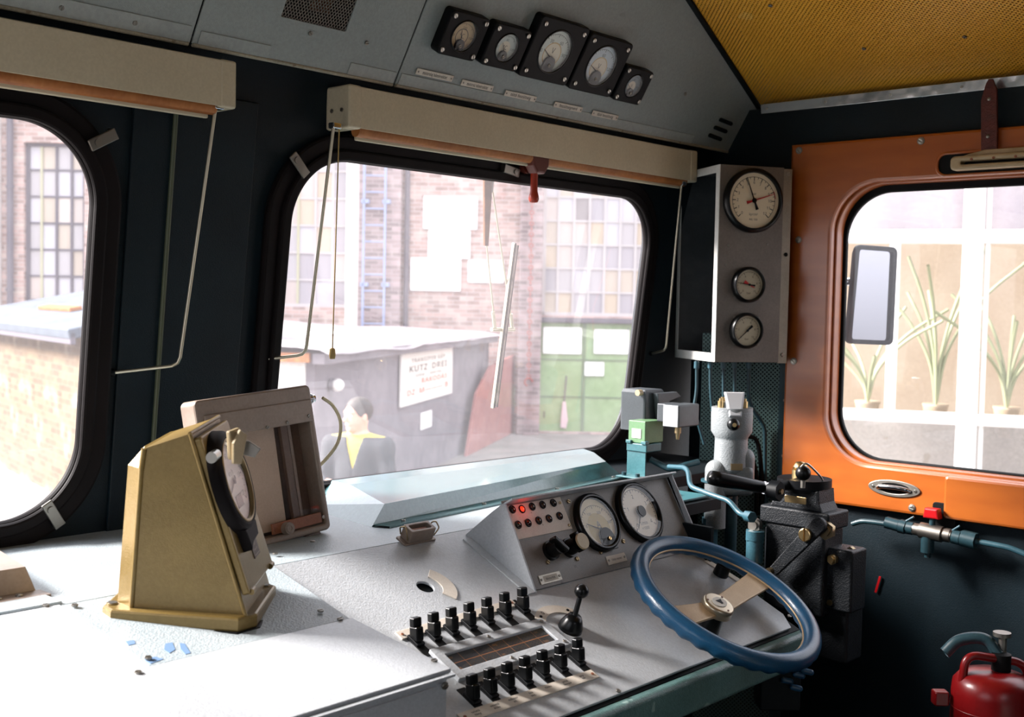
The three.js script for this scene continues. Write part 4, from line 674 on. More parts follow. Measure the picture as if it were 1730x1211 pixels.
// ---------------------------------------------------------------- timetable holder leaning by the windscreen
{
  const Q = E(1.0594, -0.332, -1.3153), xd = V(0.9964, 0.0681, -0.0501), yd = V(-0.0753, 0.984, -0.1616), HM = frame(Q, xd, yd), g = T('timetable_holder', 'tilted grey-brown timetable holder with a clear front and a blank paper sheet', 'holder', HM), w = 0.198, h = 0.211, D = 0.034;
  const s = rrect(-w, 0, 0, h, 0.008); s.holes.push(rrect(-w + 0.01, 0.01, -0.008, h - 0.028, 0.004, THREE.Path));
  P('frame', ext(s, D, 0.003, -D), M.taupe, g);
  P('back', bar(-w + 0.004, -0.004, 0.004, h - 0.006, -D + 0.001, -D + 0.004, 0), M.taupeDark, g);
  P('top_bar', ext(rrect(-w + 0.012, 0.158, -0.003, 0.19, 0.002), 0.006, 0.0015, -0.004), M.taupe, g);
  const pp = P('paper_sheet', tr(box(0.088, 0.145, 0.0006, 0), 0, 0, 0), M.paper, g); pp.position.set(-0.105, 0.088, -0.021); pp.rotation.z = -0.02;
  P('paper_guide', bar(-0.052, -0.04, 0.014, 0.16, -0.022, -0.015, 0.001), M.taupeDark, g);
  P('paper_guide', bar(-0.036, -0.03, 0.014, 0.16, -0.026, -0.02, 0.001), M.taupe, g);
  const gl = P('clear_front', new THREE.PlaneGeometry(w - 0.02, 0.15), M.glass, g); gl.position.set(-w / 2 + 0.001, 0.085, -0.006);
  P('lower_rail', bar(-0.1, -0.012, 0.012, 0.027, -0.008, -0.003, 0.001), M.strapWood, g);
  P('knob', [cylZ(0.009, 0.009, 26, 0.0082, -0.003), ringZ(0.003, 0.006, 0.006, 0.0068, 20, 0.0003)], M.taupe, g).position.set(-0.078, 0.0165, 0);
  for (const [x, y] of [[-0.012, 0.166], [-0.052, 0.162], [-0.088, 0.16], [-0.014, 0.02]]) screw(g, x, y, 0.002, 0.0026, M.steelDull);
  const sw = P('side_bush', [ringZ(0.003, 0.006, 0, 0.003, 20, 0.0004)], M.steelDull, g); sw.rotation.y = -PI / 2; sw.position.set(-w, 0.17, -0.016);
  P('foot', bar(-0.045, -0.016, -0.012, 0.001, -0.03, -0.004, 0.003), M.taupeDark, g);
  P('foot', bar(-w + 0.01, -w + 0.035, -0.02, 0.001, -0.03, -0.004, 0.003), M.taupeDark, g);
  const gp = V(0.0, 0.19, -0.017); P('cable_gland', [tr(cyl(0.0075, 0.008, 6), gp.x + 0.005, gp.y, gp.z, 0, 0, -PI / 2), tr(cyl(0.0055, 0.014, 18), gp.x + 0.011, gp.y, gp.z, 0, 0, -PI / 2), tr(new THREE.TorusGeometry(0.006, 0.0016, 8, 20), gp.x + 0.012, gp.y, gp.z, 0, PI / 2)], M.chrome, g);
  const cab = T('cable', 'thin cream cable looping from the holder down behind it', 'cable', Q), d = [[545, 672], [562, 685], [575, 712], [577, 745], [568, 772], [553, 792], [540, 800]].map(([x, y]) => { const p = on(HM, x, y, -0.017); return toW(HM, p.x, p.y, -0.017 - Math.max(0, (y - 730) / 60) * 0.03).sub(Q); });
  P('sheath', smooth(d, 0.0026, 50, 8), mat({ color: 0xe6dbb4, roughness: 0.5 }), cab);
}
// ---------------------------------------------------------------- gauge cabinet in the corner
const CAB = frame(E(2.124, 0, -1.273), V(0.852, 0, 0.524), Y);
{
  const g = T('gauge_cabinet', 'tall grey metal cabinet with three round pressure gauges in the corner', 'cabinet', CAB), y0 = -0.116, y1 = 0.29, xl = -0.078, xr = 0.068, D = 0.2;
  P('front_panel', bar(xl, xr, y0, y1, -0.002, 0, 0.0006), M.cabinet, g);
  P('case', [bar(xl, xr, y1 - 0.002, y1, -D, -0.002, 0), bar(xl, xr, y0, y0 + 0.002, -D, -0.002, 0), bar(xr - 0.002, xr, y0, y1, -D, -0.002, 0), bar(xl, xr, y0, y1, -D, -D + 0.002, 0)], M.greyBoxDark, g);
  P('edge_post', bar(xl - 0.001, xl + 0.001, y0, y1, -0.016, 0.0006, 0.0005), M.cabinetEdge, g);
  P('side_rail', [bar(xl - 0.001, xl + 0.001, y0, y0 + 0.018, -D, -0.016, 0.0004), bar(xl - 0.001, xl + 0.001, y1 - 0.016, y1, -D, -0.016, 0.0004), bar(xl - 0.001, xl + 0.001, y0, y1, -D, -D + 0.012, 0.0004)], M.cabinetEdge, g);
  P('fixing_flange', bar(xr, xr + 0.021, y0 - 0.002, y1 - 0.002, -0.006, -0.003, 0.0008), M.flange, g);
  for (const y of [y1 - 0.012, y0 + 0.016, 0.11]) screw(g, xr + 0.011, y, -0.003, 0.0042, y === 0.11 ? M.blackMatt : M.steel);
  P('gauge_pipe', [tube([V(-0.02, y1 - 0.1, -0.03), V(-0.02, 0.13, -0.07), V(-0.03, y0, -0.08)], 0.004, 0.03), tube([V(-0.01, 0.05, -0.03), V(-0.01, -0.02, -0.06), V(-0.01, y0, -0.07)], 0.004, 0.03)], M.tealDark, g);
  P('wire', tube([V(-0.05, 0.2, -0.05), V(-0.058, 0.06, -0.045), V(-0.056, -0.06, -0.035), V(-0.062, y0 + 0.004, -0.05)], 0.0016, 0.02), M.redHandle, g, 'orange wire inside the cabinet');
  for (const [x, y] of [[-0.055, 0.125], [0.035, 0.13], [-0.06, 0.085]]) screw(g, x, y, 0, 0.0028, M.steelDull);
  const gauge = (x, y, R, ri, o, label) => { const m = new THREE.Group(); m.name = 'pressure_gauge'; m.userData.label = label; m.position.set(x, y, 0); g.add(m); P('bezel_ring', latheZ([[ri, 0.006], [ri + 0.001, 0.014], [ri + 0.003, 0.0155], [R - 0.003, 0.013], [R, 0.009], [R, 0]], 48), M.black, m); face(m, ri + 0.001, 0.007, dialMat(o)); cover(m, ri, 0.0135); return m; };
  const g1 = gauge(-0.0035, 0.2185, 0.0665, 0.0565, { bg: '#dccfb2', a0: -135, a1: 135, r: 0.84, n: 24, major: 2, nums: [0, 1, 2, 3, 4, 5, 6, 7, 8, 9, 10, 11, 12], ns: 0.14, nd: 0.2, red: [66, 84], text: [['bar', 0, -0.24, 0.13], ['kp/cm²', 0, 0.5, 0.11], ['NG 100', 0, 0.68, 0.1]] }, 'large double-needle pressure gauge with a cream dial');
  pointer(g1, 0.049, 72, 0.0085, M.redPlastic, 0.35, 0.03); pointer(g1, 0.05, -21, 0.0095, M.blackMatt, 0.4, 0.03); P('pointer_boss', cylZ(0.004, 0.003, 18, 0.004, 0.0095), M.black, g1);
  const small = { bg: '#aaa189', a0: -135, a1: 135, r: 0.84, n: 20, major: 4, nums: [0, 2, 4, 6, 8, 10], ns: 0.18, nd: 0.25, text: [['bar', 0, 0.55, 0.2]] };
  const g2 = gauge(-0.009, 0.045, 0.0372, 0.0305, small, 'small pressure gauge with a red and a black needle, in the middle'); pointer(g2, 0.014, 118, 0.0085, M.redPlastic, 0.9, 0.12); pointer(g2, 0.026, -82, 0.0095, M.blackMatt, 0.5, 0.035);
  const g3 = gauge(-0.0105, -0.05, 0.0372, 0.0305, small, 'small pressure gauge with one black needle, lowest on the cabinet'); pointer(g3, 0.027, -132, 0.0095, M.blackMatt, 0.55, 0.045);
  for (const y of [0.045, -0.05]) for (const [a, b] of [[-1, -1], [-1, 1], [1, -1], [1, 1]]) screw(g, -0.0095 + a * 0.028, y + b * 0.028, 0, 0.003, M.steelDull);
  // pipes leaving the cabinet towards the brake gear
  [[1177, 1172, 690, 'leftmost'], [1200, 1205, 705, 'second from the left'], [1222, 1224, 740, 'third from the left'], [1241, 1240, 760, 'second from the right']].forEach(([px, qx, qy, which], i) => {
    const a = on(CAB, px, 613, -0.05 - i * 0.005), p = T('copper_pipe', `thin teal-painted pipe below the gauge cabinet, ${which} of the five`, 'pipe', toW(CAB, a.x, y0, a.z)), o = p.position, l = (x, y, off) => { const c = on(CAB, x, y, off); return toW(CAB, c.x, c.y, off).sub(o); };
    P('tube', tube([V(0, 0, 0), l(px, 660, a.z), l(qx, qy, a.z), l(qx + 18, qy + 60, a.z)], 0.0034, 0.03, 40, 8), M.tealDark, p); P('union_nut', tr(cyl(0.0062, 0.014, 6), 0, -0.009, 0), M.tealPipe, p);
  });
  const a = on(CAB, 1265, 613, -0.06), p = T('copper_pipe', 'dark pipe below the gauge cabinet bending right past the grey brake valve, rightmost', 'pipe', toW(CAB, a.x, y0, a.z)), o = p.position, l = (x, y, off) => { const c = on(CAB, x, y, off); return toW(CAB, c.x, c.y, off).sub(o); };
  P('tube', tube([V(0, 0, 0), l(1264, 680, -0.06), l(1292, 720, -0.06), l(1293, 860, -0.06)], 0.0042, 0.04, 50, 8), M.tealDark, p); P('union_nut', tr(cyl(0.0064, 0.015, 6), 0, -0.009, 0), M.tealPipe, p);
  [[1262, 770, 1277, 800], [1268, 735, 1285, 780]].forEach(([x0, yy, x1, y2], i) => { const c = on(CAB, x0, yy, -0.07), h = T('brake_hose', ['inner black hose arching down behind the grey brake valve', 'outer black hose arching down behind the grey brake valve'][i], 'hose', toW(CAB, c.x, c.y, -0.07)), oo = h.position; P('hose', smooth([[x0 - 6, yy + 2], [x0 + 8, yy + 6], [x1, y2], [x1 + 1, 870]].map(([x, y]) => { const e = on(CAB, x, y, -0.05); return toW(CAB, e.x, e.y, -0.05).sub(oo); }), 0.0048, 40, 10), M.blackMatt, h); });
}

// ---------------------------------------------------------------- brake gear in the right corner
const RH = V(0.6754, 0, 0.7372).normalize(), FH = V(0.7379, 0, -0.6747).normalize();
const facing = (px, py, d) => frame(at(px, py, d), RH, Y);               // upright frame turned to the driver
{
  const d = 2.2, k = d / 1970, g = T('brake_valve', 'pale grey cast brake valve with a silver lever and black ball knob in the corner', 'brake valve', facing(1235, 760, d)), y = (py) => (760 - py) * k, x = (px) => (px - 1235) * k;
  P('body', [tr(lathe([[0.0005, y(800)], [0.03, y(800)], [0.032, y(790)], [0.0305, y(742)], [0.031, y(738)], [0.0385, y(728)], [0.039, y(696)], [0.036, y(692)], [0.0005, y(692)]], 40), 0, 0, 0)], M.greyCast, g);
  P('left_boss', [tr(new THREE.CapsuleGeometry(0.021, 0.04, 8, 20), x(1209), y(812), 0.012), tr(cyl(0.02, 0.09, 20), x(1209), y(850), 0.012)], M.greyCast, g);
  P('right_boss', tr(new THREE.CapsuleGeometry(0.019, 0.045, 8, 20), x(1258), y(793), 0.002), M.greyCast, g);
  P('lower_body', bar(x(1203), x(1272), y(835), y(785), -0.025, 0.03, 0.012), M.greyCast, g);
  P('top_flange', [tr(cyl(0.0385, 0.008, 32), 0, y(691), 0), tr(cyl(0.024, 0.012, 28), 0, y(684), 0)], M.greyCast, g);
  for (const [a, b] of [[1214, 0.012], [1253, 0.012], [1222, -0.02], [1247, -0.02]]) P('brass_nut', [tr(cyl(0.0068, 0.013, 6), x(a), y(682), b), tr(cyl(0.0038, 0.018, 14), x(a), y(680), b)], M.brass, g);
  const lv = shape([[-0.0185, 0.026], [0.0195, 0.026], [0.0165, 0.006], [0.0115, -0.022], [-0.0115, -0.022], [-0.015, 0.006]]);
  const le = P('lever', tr(ext(lv, 0.012, 0.003), 0, 0, 0, -0.35), M.silver, g); le.position.set(x(1234), y(685), 0.022);
  P('ball_knob', tr(ball(0.0118, 26), x(1229), y(712), 0.05), M.black, g); P('knob_screw', tr(cylZ(0.0038, 0.003, 16), x(1229), y(712), 0.0606), M.brass, g);
  P('name_plate', tr(box(0.022, 0.0125, 0.0014, 0.0004), x(1240), y(785), 0.0315), M.brassDull, g);
  P('union', [tr(cyl(0.0165, 0.03, 6), x(1205), y(866), 0.008), tr(cyl(0.02, 0.012, 6), x(1205), y(880), 0.008), tr(cyl(0.0135, 0.12, 18), x(1203), y(930), 0.008)], M.tealPipe, g);
  P('outlet_pipe', tr(cyl(0.012, 0.14, 18), x(1238), y(900), 0), M.tealDark, g);
  for (const py of [812, 838]) P('flange_lug', tr(cyl(0.03, 0.004, 24), x(1212), y(py), 0.004), M.tealPipe, g);
}
{ // driver's brake valve: black cast block with a long handle
  const O = at(1340, 875, 1.98), g = T('brake_valve', 'large black cast-iron brake valve with a brass nut and a long black handle', 'brake valve', frame(O, X, Y)), q = (px, py, d) => at(px, py, d).sub(O), onX = (px, py, xx) => { const r = ray(px, py), t = (O.x + xx) / r.x; return r.multiplyScalar(t).add(camera.position).sub(O); };
  P('flange', tr(box(0.074, 0.03, 0.13, 0.004, 2), 0.037, 0.0, 0), M.ironCast, g);
  P('cap', [tr(ext(shape([[-0.05, 0], [0.05, 0], [0.043, 0.014], [0.041, 0.036], [-0.041, 0.036], [-0.043, 0.014]]), 0.06, 0.004), 0.066, 0.014, 0.0, 0, -PI / 2)], M.ironCast, g);
  P('main_body', [tr(box(0.07, 0.15, 0.112, 0.006, 2), 0.04, -0.088, 0), tr(cyl(0.04, 0.14, 24), 0.05, -0.1, -0.035)], M.ironCast, g);
  P('side_block', [bar(0.02, 0.075, -0.15, -0.045, 0.05, 0.1, 0.005), bar(0.03, 0.09, -0.24, -0.14, 0.0, 0.09, 0.006)], M.ironCast, g);
  P('top_disc', [tr(cyl(0.046, 0.014, 40), 0.035, 0.058, 0.0), tr(cyl(0.04, 0.012, 40), 0.035, 0.049, 0)], M.blackCase, g);
  P('index_plate', tr(ext(rrect(-0.02, -0.006, 0.02, 0.006, 0.002), 0.002, 0.0005), -0.0115, 0.034, 0.01, 0, -PI / 2), M.brass, g);
  P('brass_nut', [tr(cyl(0.0155, 0.014, 6), 0.03, 0.072, -0.006), tr(lathe([[0.0005, 0], [0.0125, 0], [0.0125, 0.006], [0.008, 0.013], [0.0005, 0.0145]], 8), 0.03, 0.079, -0.006)], M.brass, g);
  const h0 = q(1293, 824, 1.95), h1 = q(1198, 806, 1.9), dir = h1.clone().sub(h0), L = dir.length(), hg = lathe([[0.0005, 0], [0.009, 0], [0.0105, L * 0.1], [0.0118, L * 0.45], [0.0128, L * 0.85], [0.0115, L * 0.97], [0.0005, L]], 26); hg.applyQuaternion(new THREE.Quaternion().setFromUnitVectors(Y, dir.clone().normalize())); hg.translate(h0.x, h0.y, h0.z);
  P('handle_grip', hg, M.black, g);
  P('handle_arm', [rod(h0, V(0.03, 0.058, 0.0), 0.0092, 18)], M.blackCase, g); P('ferrule', rod(h0.clone().addScaledVector(dir, -0.02), h0.clone().addScaledVector(dir, 0.02), 0.0105, 20), M.chrome, g);
  const b = q(1357, 799, 1.95); P('ball_knob', tr(ball(0.0128, 26), b.x, b.y, b.z), M.black, g); P('ball_stem', rod(b, V(b.x, 0.056, b.z), 0.004, 12), M.steelDull, g);
  P('retaining_wire', smooth([q(1352, 790, 1.94), q(1361, 783, 1.94), q(1378, 796, 1.95), q(1390, 812, 1.97), q(1392, 826, 1.98)], 0.0018, 30, 8), M.steel, g);
  const n1 = q(1311, 829, 1.93); P('lock_nut', tr(cylZ(0.017, 0.018, 6), n1.x, n1.y, n1.z - 0.01), M.blackCase, g); P('lock_pin', tr(cylZ(0.0045, 0.004, 14), n1.x, n1.y, n1.z + 0.008), M.brassDull, g);
  const bolt = (px, py, xx, r, m, ax) => { const p = onX(px, py, xx), t = P('bolt', [tr(cylZ(r, 0.009, 6)), tr(cylZ(r * 0.6, 0.013, 12))], m, g); p.x = xx; t.position.copy(p); if (ax !== 'z') t.rotation.y = -PI / 2; return t; };
  bolt(1278, 886, -0.004, 0.013, M.steelDull); bolt(1398, 895, 0.004, 0.016, M.brassDull); bolt(1409, 944, 0.018, 0.009, M.brass); bolt(1440, 930, 0.05, 0.008, M.brassDull); bolt(1407, 1016, 0.03, 0.0085, M.brass); bolt(1436, 1002, 0.06, 0.0075, M.brassDull); bolt(1352, 1019, 0.0, 0.007, M.brassDull);
  const a0 = onX(1386, 886, -0.012), a1 = onX(1312, 962, -0.012), ad = a1.clone().sub(a0), lk = P('link_arm', ext((() => { const s = new THREE.Shape(), l = ad.length(); s.absarc(0, 0, 0.013, PI / 2, 1.5 * PI); s.lineTo(l, -0.009); s.absarc(l, 0, 0.009, -PI / 2, PI / 2); return s; })(), 0.01, 0.0015), M.ironCast, g);
  lk.applyMatrix4(frame(a0.clone().setX(-0.012), ad.clone().setX(0).normalize(), V(-1, 0, 0).cross(ad.clone().setX(0).normalize())));
  const s1 = onX(1362, 903, -0.022); P('slotted_screw', (() => { const r = 0.0115; return merged([0, 1].map((i) => { const s = new THREE.Shape(); s.absarc(0, 0, r, rad(6), rad(174)); return tr(ext(s, 0.007, 0.002), 0, 0, 0, 0, 0, i * PI + PI / 2); }).concat([cylZ(r * 0.95, 0.004, 18)])); })(), M.brass, g).position.set(-0.022, s1.y, s1.z); g.children[g.children.length - 1].rotation.y = -PI / 2;
  P('link_pin', tr(cylZ(0.0065, 0.012, 14), 0, 0, 0), M.brassDull, g).position.set(-0.03, a1.y, a1.z); g.children[g.children.length - 1].rotation.y = -PI / 2;
  const f = q(1275, 925, 2.02); P('side_union', [tr(cyl(0.015, 0.05, 18), f.x, f.y, f.z), tr(cyl(0.018, 0.016, 6), f.x, f.y + 0.022, f.z)], M.tealPipe, g);
}
{ // pale blue pipe into the block
  const pts = [[1130, 788, 2.2], [1162, 790, 2.14], [1166, 822, 2.1], [1203, 836, 2.05], [1232, 846, 2.02], [1250, 868, 2.0], [1268, 873, 1.97]].map((p) => at(...p)), g = T('air_pipe', 'pale blue painted pipe that zigzags down to the black brake valve', 'pipe', pts[6]), l = pts.map((p) => p.clone().sub(g.position));
  P('tube', tube(l, 0.0046, 0.02, 70, 10), M.tealPipe, g); const e = l[6].clone().sub(l[5]).normalize();
  const n = cyl(0.0098, 0.017, 6); n.applyQuaternion(new THREE.Quaternion().setFromUnitVectors(Y, e)); P('union_nut', n.translate(-e.x * 0.003, -e.y * 0.003, -e.z * 0.003), M.tealPipe, g);
}
{ // small boxes left of the grey valve, all squared up with the cab
  const bx = (px, py, d) => frame(at(px, py, d), X, Y);
  const a = T('pressure_switch', 'dark grey switch box with an open slotted side behind the grey box', 'switch box', bx(1100, 688, 2.32));
  P('case', ext((() => { const s = shape([[-0.035, -0.045], [0.035, -0.045], [0.035, 0.028], [0.025, 0.036], [-0.03, 0.036], [-0.035, 0.03]]); return s; })(), 0.06, 0.004, -0.05), M.greyBoxDark, a);
  P('bracket_arm', ext(shape([[-0.012, 0.03], [0.055, 0.03], [0.07, 0.02], [0.03, 0.012], [0.008, -0.03], [-0.002, -0.03]]), 0.012, 0.002, 0.012), M.greyBoxDark, a);
  P('end_knob', tr(cylZ(0.006, 0.012, 16), 0, 0, 0), M.ivory, a).position.set(-0.047, 0.031, 0.0); a.children[2].rotation.y = PI / 2;
  const b = T('relay_box', 'grey sheet-metal relay box with a bright left side above the green box', 'relay box', bx(1147, 704, 2.22));
  P('case', tr(box(0.07, 0.043, 0.036, 0.003, 2), 0.035, 0, -0.018), M.greyBoxDark, b); P('bright_cover', tr(box(0.003, 0.041, 0.034, 0.001), -0.001, 0, -0.018), M.greyBox, b); P('back_plate', tr(box(0.05, 0.035, 0.02, 0.002), 0.03, 0.004, -0.045), M.greyBoxDark, b);
  P('brass_plug', [tr(cyl(0.0065, 0.012, 12), 0.012, -0.027, -0.01), tr(cyl(0.003, 0.014, 10, 0.005), 0.012, -0.038, -0.01)], M.brassDull, b);
  const c = T('solenoid_box', 'small green electrical box with a white rating label on a teal bracket', 'electrical box', bx(1090, 731, 2.24));
  P('case', tr(box(0.06, 0.043, 0.04, 0.0015, 1), 0.03, 0, -0.02), M.greenBox, c);
  P('rating_label', tr(box(0.0012, 0.018, 0.022, 0.0003), -0.0006, -0.003, -0.02), M.white, c);
  const lt = P('lettering', new THREE.PlaneGeometry(0.02, 0.016), printMat(160, 120, (q, w, h) => { q.fillStyle = '#d8d5cc'; q.fillRect(0, 0, w, h); q.strokeStyle = '#3d4a3c'; q.lineWidth = 8; q.strokeRect(14, 14, w - 28, h - 28); q.fillStyle = '#3d4a3c'; q.font = 'bold 30px sans-serif'; q.fillText('24 V', 40, 58); q.fillText('DC', 52, 94); }), c); lt.rotation.y = -PI / 2; lt.position.set(-0.0015, -0.003, -0.02);
  P('clamp', [tr(box(0.05, 0.016, 0.048, 0.002), 0.022, -0.03, -0.018), tr(box(0.012, 0.006, 0.012, 0.001), 0.0, -0.0195, 0.0), tr(box(0.012, 0.006, 0.012, 0.001), 0.0, -0.0195, -0.036)], M.greyBoxDark, c, 'grey-teal clamp below the box'); c.children[3].material = M.teal;
  P('bracket', [bar(0.0, 0.003, -0.085, -0.036, -0.042, 0.002, 0.0006), bar(-0.03, 0.004, -0.0865, -0.084, -0.045, 0.006, 0.0006)], M.teal, c);
  for (const z of [-0.036, -0.004]) P('foot_bolt', tr(cyl(0.005, 0.006, 6), -0.016, -0.081, z), M.tealDark, c);
  const e = T('mounting_plate', 'small teal mounting plate on the ledge right of the console', 'plate', E(1.71, -0.345, -1.2));
  P('plate', bar(-0.06, 0.09, -0.002, 0.002, -0.08, 0.05, 0.001), M.teal, e); P('terminal_block', [bar(-0.02, 0.04, 0.002, 0.012, -0.04, 0.01, 0.002), tr(ball(0.007, 14), -0.03, 0.008, -0.05)], M.greyBoxDark, e);
  S('corner_ledge', [bar(1.607, 2.2, -0.36, -0.339, -1.54, -1.3, 0.001), bar(1.607, 1.82, -0.37, -0.349, -1.3, -1.14, 0.001), bar(1.607, 1.63, -1.5, -0.37, -1.5, -1.15, 0)].map((q) => q.translate(0, EYE, 0)), M.wallDark);
  const dk = T('conduit', 'dark ribbed conduit drooping behind the green box', 'conduit', at(1105, 775, 2.24)); P('tube', smooth([[1098, 775, 2.25], [1112, 783, 2.25], [1135, 792, 2.24], [1160, 785, 2.24], [1180, 780, 2.25]].map((p) => at(...p).sub(dk.position)), 0.006, 40, 10), M.tealDark, dk);
}
{ // shut-off cock along the right wall
  const C = RIGHT.clone().setPosition(toW(RIGHT, 0, 0, 0.05)), o = on(C, 1575, 898), g = T('shutoff_cock', 'teal-painted shut-off cock with a red knob on the pipe below the orange frame', 'cock', C.clone().setPosition(toW(C, o.x, o.y, 0))), q = (px, py) => on(C, px, py).sub(o).setZ(0);
  const along = (a, b, r0, n, r1) => { const p = q(...a), r = q(...b), d = r.clone().sub(p), c = cyl(r0, d.length(), n, r1 ?? r0); c.applyQuaternion(new THREE.Quaternion().setFromUnitVectors(Y, d.clone().normalize())); return c.translate((p.x + r.x) / 2, (p.y + r.y) / 2, 0); };
  P('left_pipe', tube([q(1440, 885), q(1456, 880), q(1478, 882), q(1505, 886)], 0.0052, 0.02), M.tealDark, g);
  P('hex_nut', along([1497, 882], [1519, 888], 0.0125, 6), M.tealDark, g); P('hex_nut', along([1520, 888], [1531, 891], 0.0145, 6), M.tealDark, g); P('hex_nut', along([1533, 891], [1544, 893], 0.0135, 6), M.tealDark, g);
  P('body', [along([1543, 893], [1608, 906], 0.0118, 20), along([1555, 895], [1592, 903], 0.0155, 20)], M.steelDull, g);
  P('drain_stub', [tr(cyl(0.0125, 0.034, 20), q(1567, 918).x, q(1567, 918).y, 0), tr(cyl(0.006, 0.012, 14), q(1567, 936).x, q(1567, 936).y, 0)], M.tealDark, g);
  P('hex_nut', along([1596, 903], [1606, 905], 0.0142, 6), M.steelDull, g); P('hex_nut', along([1610, 906], [1623, 909], 0.0142, 6), M.tealDark, g); P('hex_nut', along([1625, 908], [1649, 914], 0.0165, 6), M.tealDark, g);
  P('right_pipe', tube([q(1648, 914), q(1675, 919), q(1705, 925), q(1728, 934), q(1760, 950)], 0.0055, 0.03), M.tealPipe, g);
  P('stem', tr(cyl(0.0058, 0.03, 16), q(1575, 884).x, q(1575, 884).y, 0), M.tealDark, g);
  P('red_knob', tr(ext(shape([[-0.013, 0.01], [0.012, 0.01], [0.0155, -0.009], [-0.0155, -0.009]]), 0.022, 0.003, -0.011), q(1576, 867).x, q(1576, 867).y, 0), M.redPlastic, g);
  P('bracket_plate', tr(ext(rrect(-0.023, -0.035, 0.023, 0.016, 0.006), 0.005, 0.001), q(1588, 866).x, q(1588, 866).y, -0.024), M.blackMatt, g);
  for (const [a, b] of [[[1531, 880], [1544, 873]], [[1609, 896], [1622, 888]]]) P('seal_wire', rod(q(...a), q(...b), 0.0022, 8), M.tealPipe, g);
  const rl = on(RIGHT, 1481, 988, 0.01), r = T('red_tag', 'thin red strip on the dark wall below the shut-off cock', 'tag', RIGHT.clone().setPosition(toW(RIGHT, rl.x, rl.y, 0.004))); const t = P('strip', tr(box(0.005, 0.036, 0.002, 0.0006)), M.redPlastic, r); t.rotation.z = -0.25;
}
{ // red canister with a loop handle, low on the right
  const d = 1.75, k = d / 1970, g = T('fire_extinguisher', 'red canister with a loop handle in the dark lower right corner', 'extinguisher', facing(1676, 1170, d)), R = 0.058;
  P('body', lathe([[0.0005, -0.3], [R - 0.006, -0.3], [R, -0.292], [R, -0.03], [R * 1.02, -0.022], [R, -0.014], [R, 0.0], [R * 0.97, 0.016], [R * 0.8, 0.028], [R * 0.5, 0.034], [0.0005, 0.035]], 48), M.red, g);
  P('seam', tr(new THREE.TorusGeometry(R, 0.0016, 8, 60), 0, -0.022, 0, PI / 2), M.red, g);
  P('loop_handle', tube([V(-0.05, -0.01, 0.006), V(-0.044, 0.06, 0.006), V(0.05, 0.046, 0.0), V(0.056, -0.01, 0.0)], 0.0062, 0.022, 60, 12), M.red, g);
  P('neck', tr(cyl(0.014, 0.035, 20), 0.012, 0.042, 0), M.blackMatt, g);
  P('hose', smooth([V(0.012, 0.055, -0.01), V(-0.005, 0.075, -0.02), V(-0.04, 0.07, -0.03), V(-0.062, 0.05, -0.03)], 0.009, 30, 12), M.tealDark, g);
  P('valve_cap', [tr(cyl(0.013, 0.006, 20), 0.018, 0.085, -0.015), tr(cyl(0.006, 0.04, 12), 0.018, 0.066, -0.012)], M.steelDull, g);
  P('strap', tr(new THREE.TorusGeometry(R + 0.001, 0.003, 6, 60), 0, -0.08, 0, PI / 2 + 0.12), M.blackMatt, g);
  P('side_fitting', tr(box(0.022, 0.022, 0.02, 0.003), -R - 0.016, -0.012, -0.01), M.red, g);
  const p = g.position, b = T('storage_box', 'black box below the red canister, out of sight at the right', 'box', V(p.x, 0, p.z)); P('case', bar(-0.15, 0.15, 0, p.y - 0.3, -0.15, 0.15, 0.004), M.wallDark, b); b.rotation.y = -rad(47);
}
{ // valve bank under the desk edge
  const g = T('valve_bank', 'dim bluish valve bank with small bolts under the end of the desk', 'valve', facing(1322, 1150, 1.86)), k = 1.86 / 1970;
  P('block', bar(-0.035, 0.03, -0.05, 0.03, -0.05, 0, 0.004), M.wallDark, g);
  for (const [x, y] of [[-14, 22], [6, 2], [26, 12], [40, 18], [22, -10]]) P('bolt', tr(new THREE.CapsuleGeometry(0.005, 0.012, 4, 12), x * k, y * k, 0.004, 0, 0, PI / 2 - 0.2), M.blue, g);
  P('mounting_arm', bar(0.0, 0.02, -0.05, 0.0, -0.3, -0.045, 0.002), M.wallDark, g);
}
{ // wing mirror outside the side window
  const o = at(1468, 498, 2.62), g = T('wing_mirror', 'rectangular wing mirror in a black frame outside the side window', 'mirror', frame(o, V(0.88, 0, 0.47), Y)), c = [[1441, 413], [1511, 418], [1503, 583], [1425, 580]].map((p) => on(frame(o, V(0.88, 0, 0.47), Y), ...p));
  const f = (s) => c.map((p) => V(p.x * s, p.y * (1 - (1 - s) * 0.5), 0));
  const rp = (pts, r, C = THREE.Shape) => { const s = new C(), n = pts.length; for (let i = 0; i < n; i++) { const p = pts[i], a = pts[(i + n - 1) % n], b = pts[(i + 1) % n], u = p.clone().add(a.clone().sub(p).setLength(r)), v = p.clone().add(b.clone().sub(p).setLength(r)); i ? s.lineTo(u.x, u.y) : s.moveTo(u.x, u.y); s.quadraticCurveTo(p.x, p.y, v.x, v.y); } s.closePath(); return s; };
  const s = rp(c, 0.016); s.holes.push(rp(f(0.87), 0.012, THREE.Path)); P('frame', ext(s, 0.014, 0.003), M.blackCase, g);
  P('mirror_glass', ext(rp(f(0.9), 0.012), 0.002, 0, 0.005), M.mirror, g); P('back_shell', ext(rp(f(0.95), 0.02), 0.008, 0.003, -0.006), M.blackCase, g);
  P('arm', [rod(V(-0.035, 0.03, -0.012), V(-0.22, 0.0, -0.1), 0.009, 14), rod(V(-0.06, 0.02, -0.02), V(-0.06, -0.015, -0.02), 0.013, 14)], M.chrome, g);
}

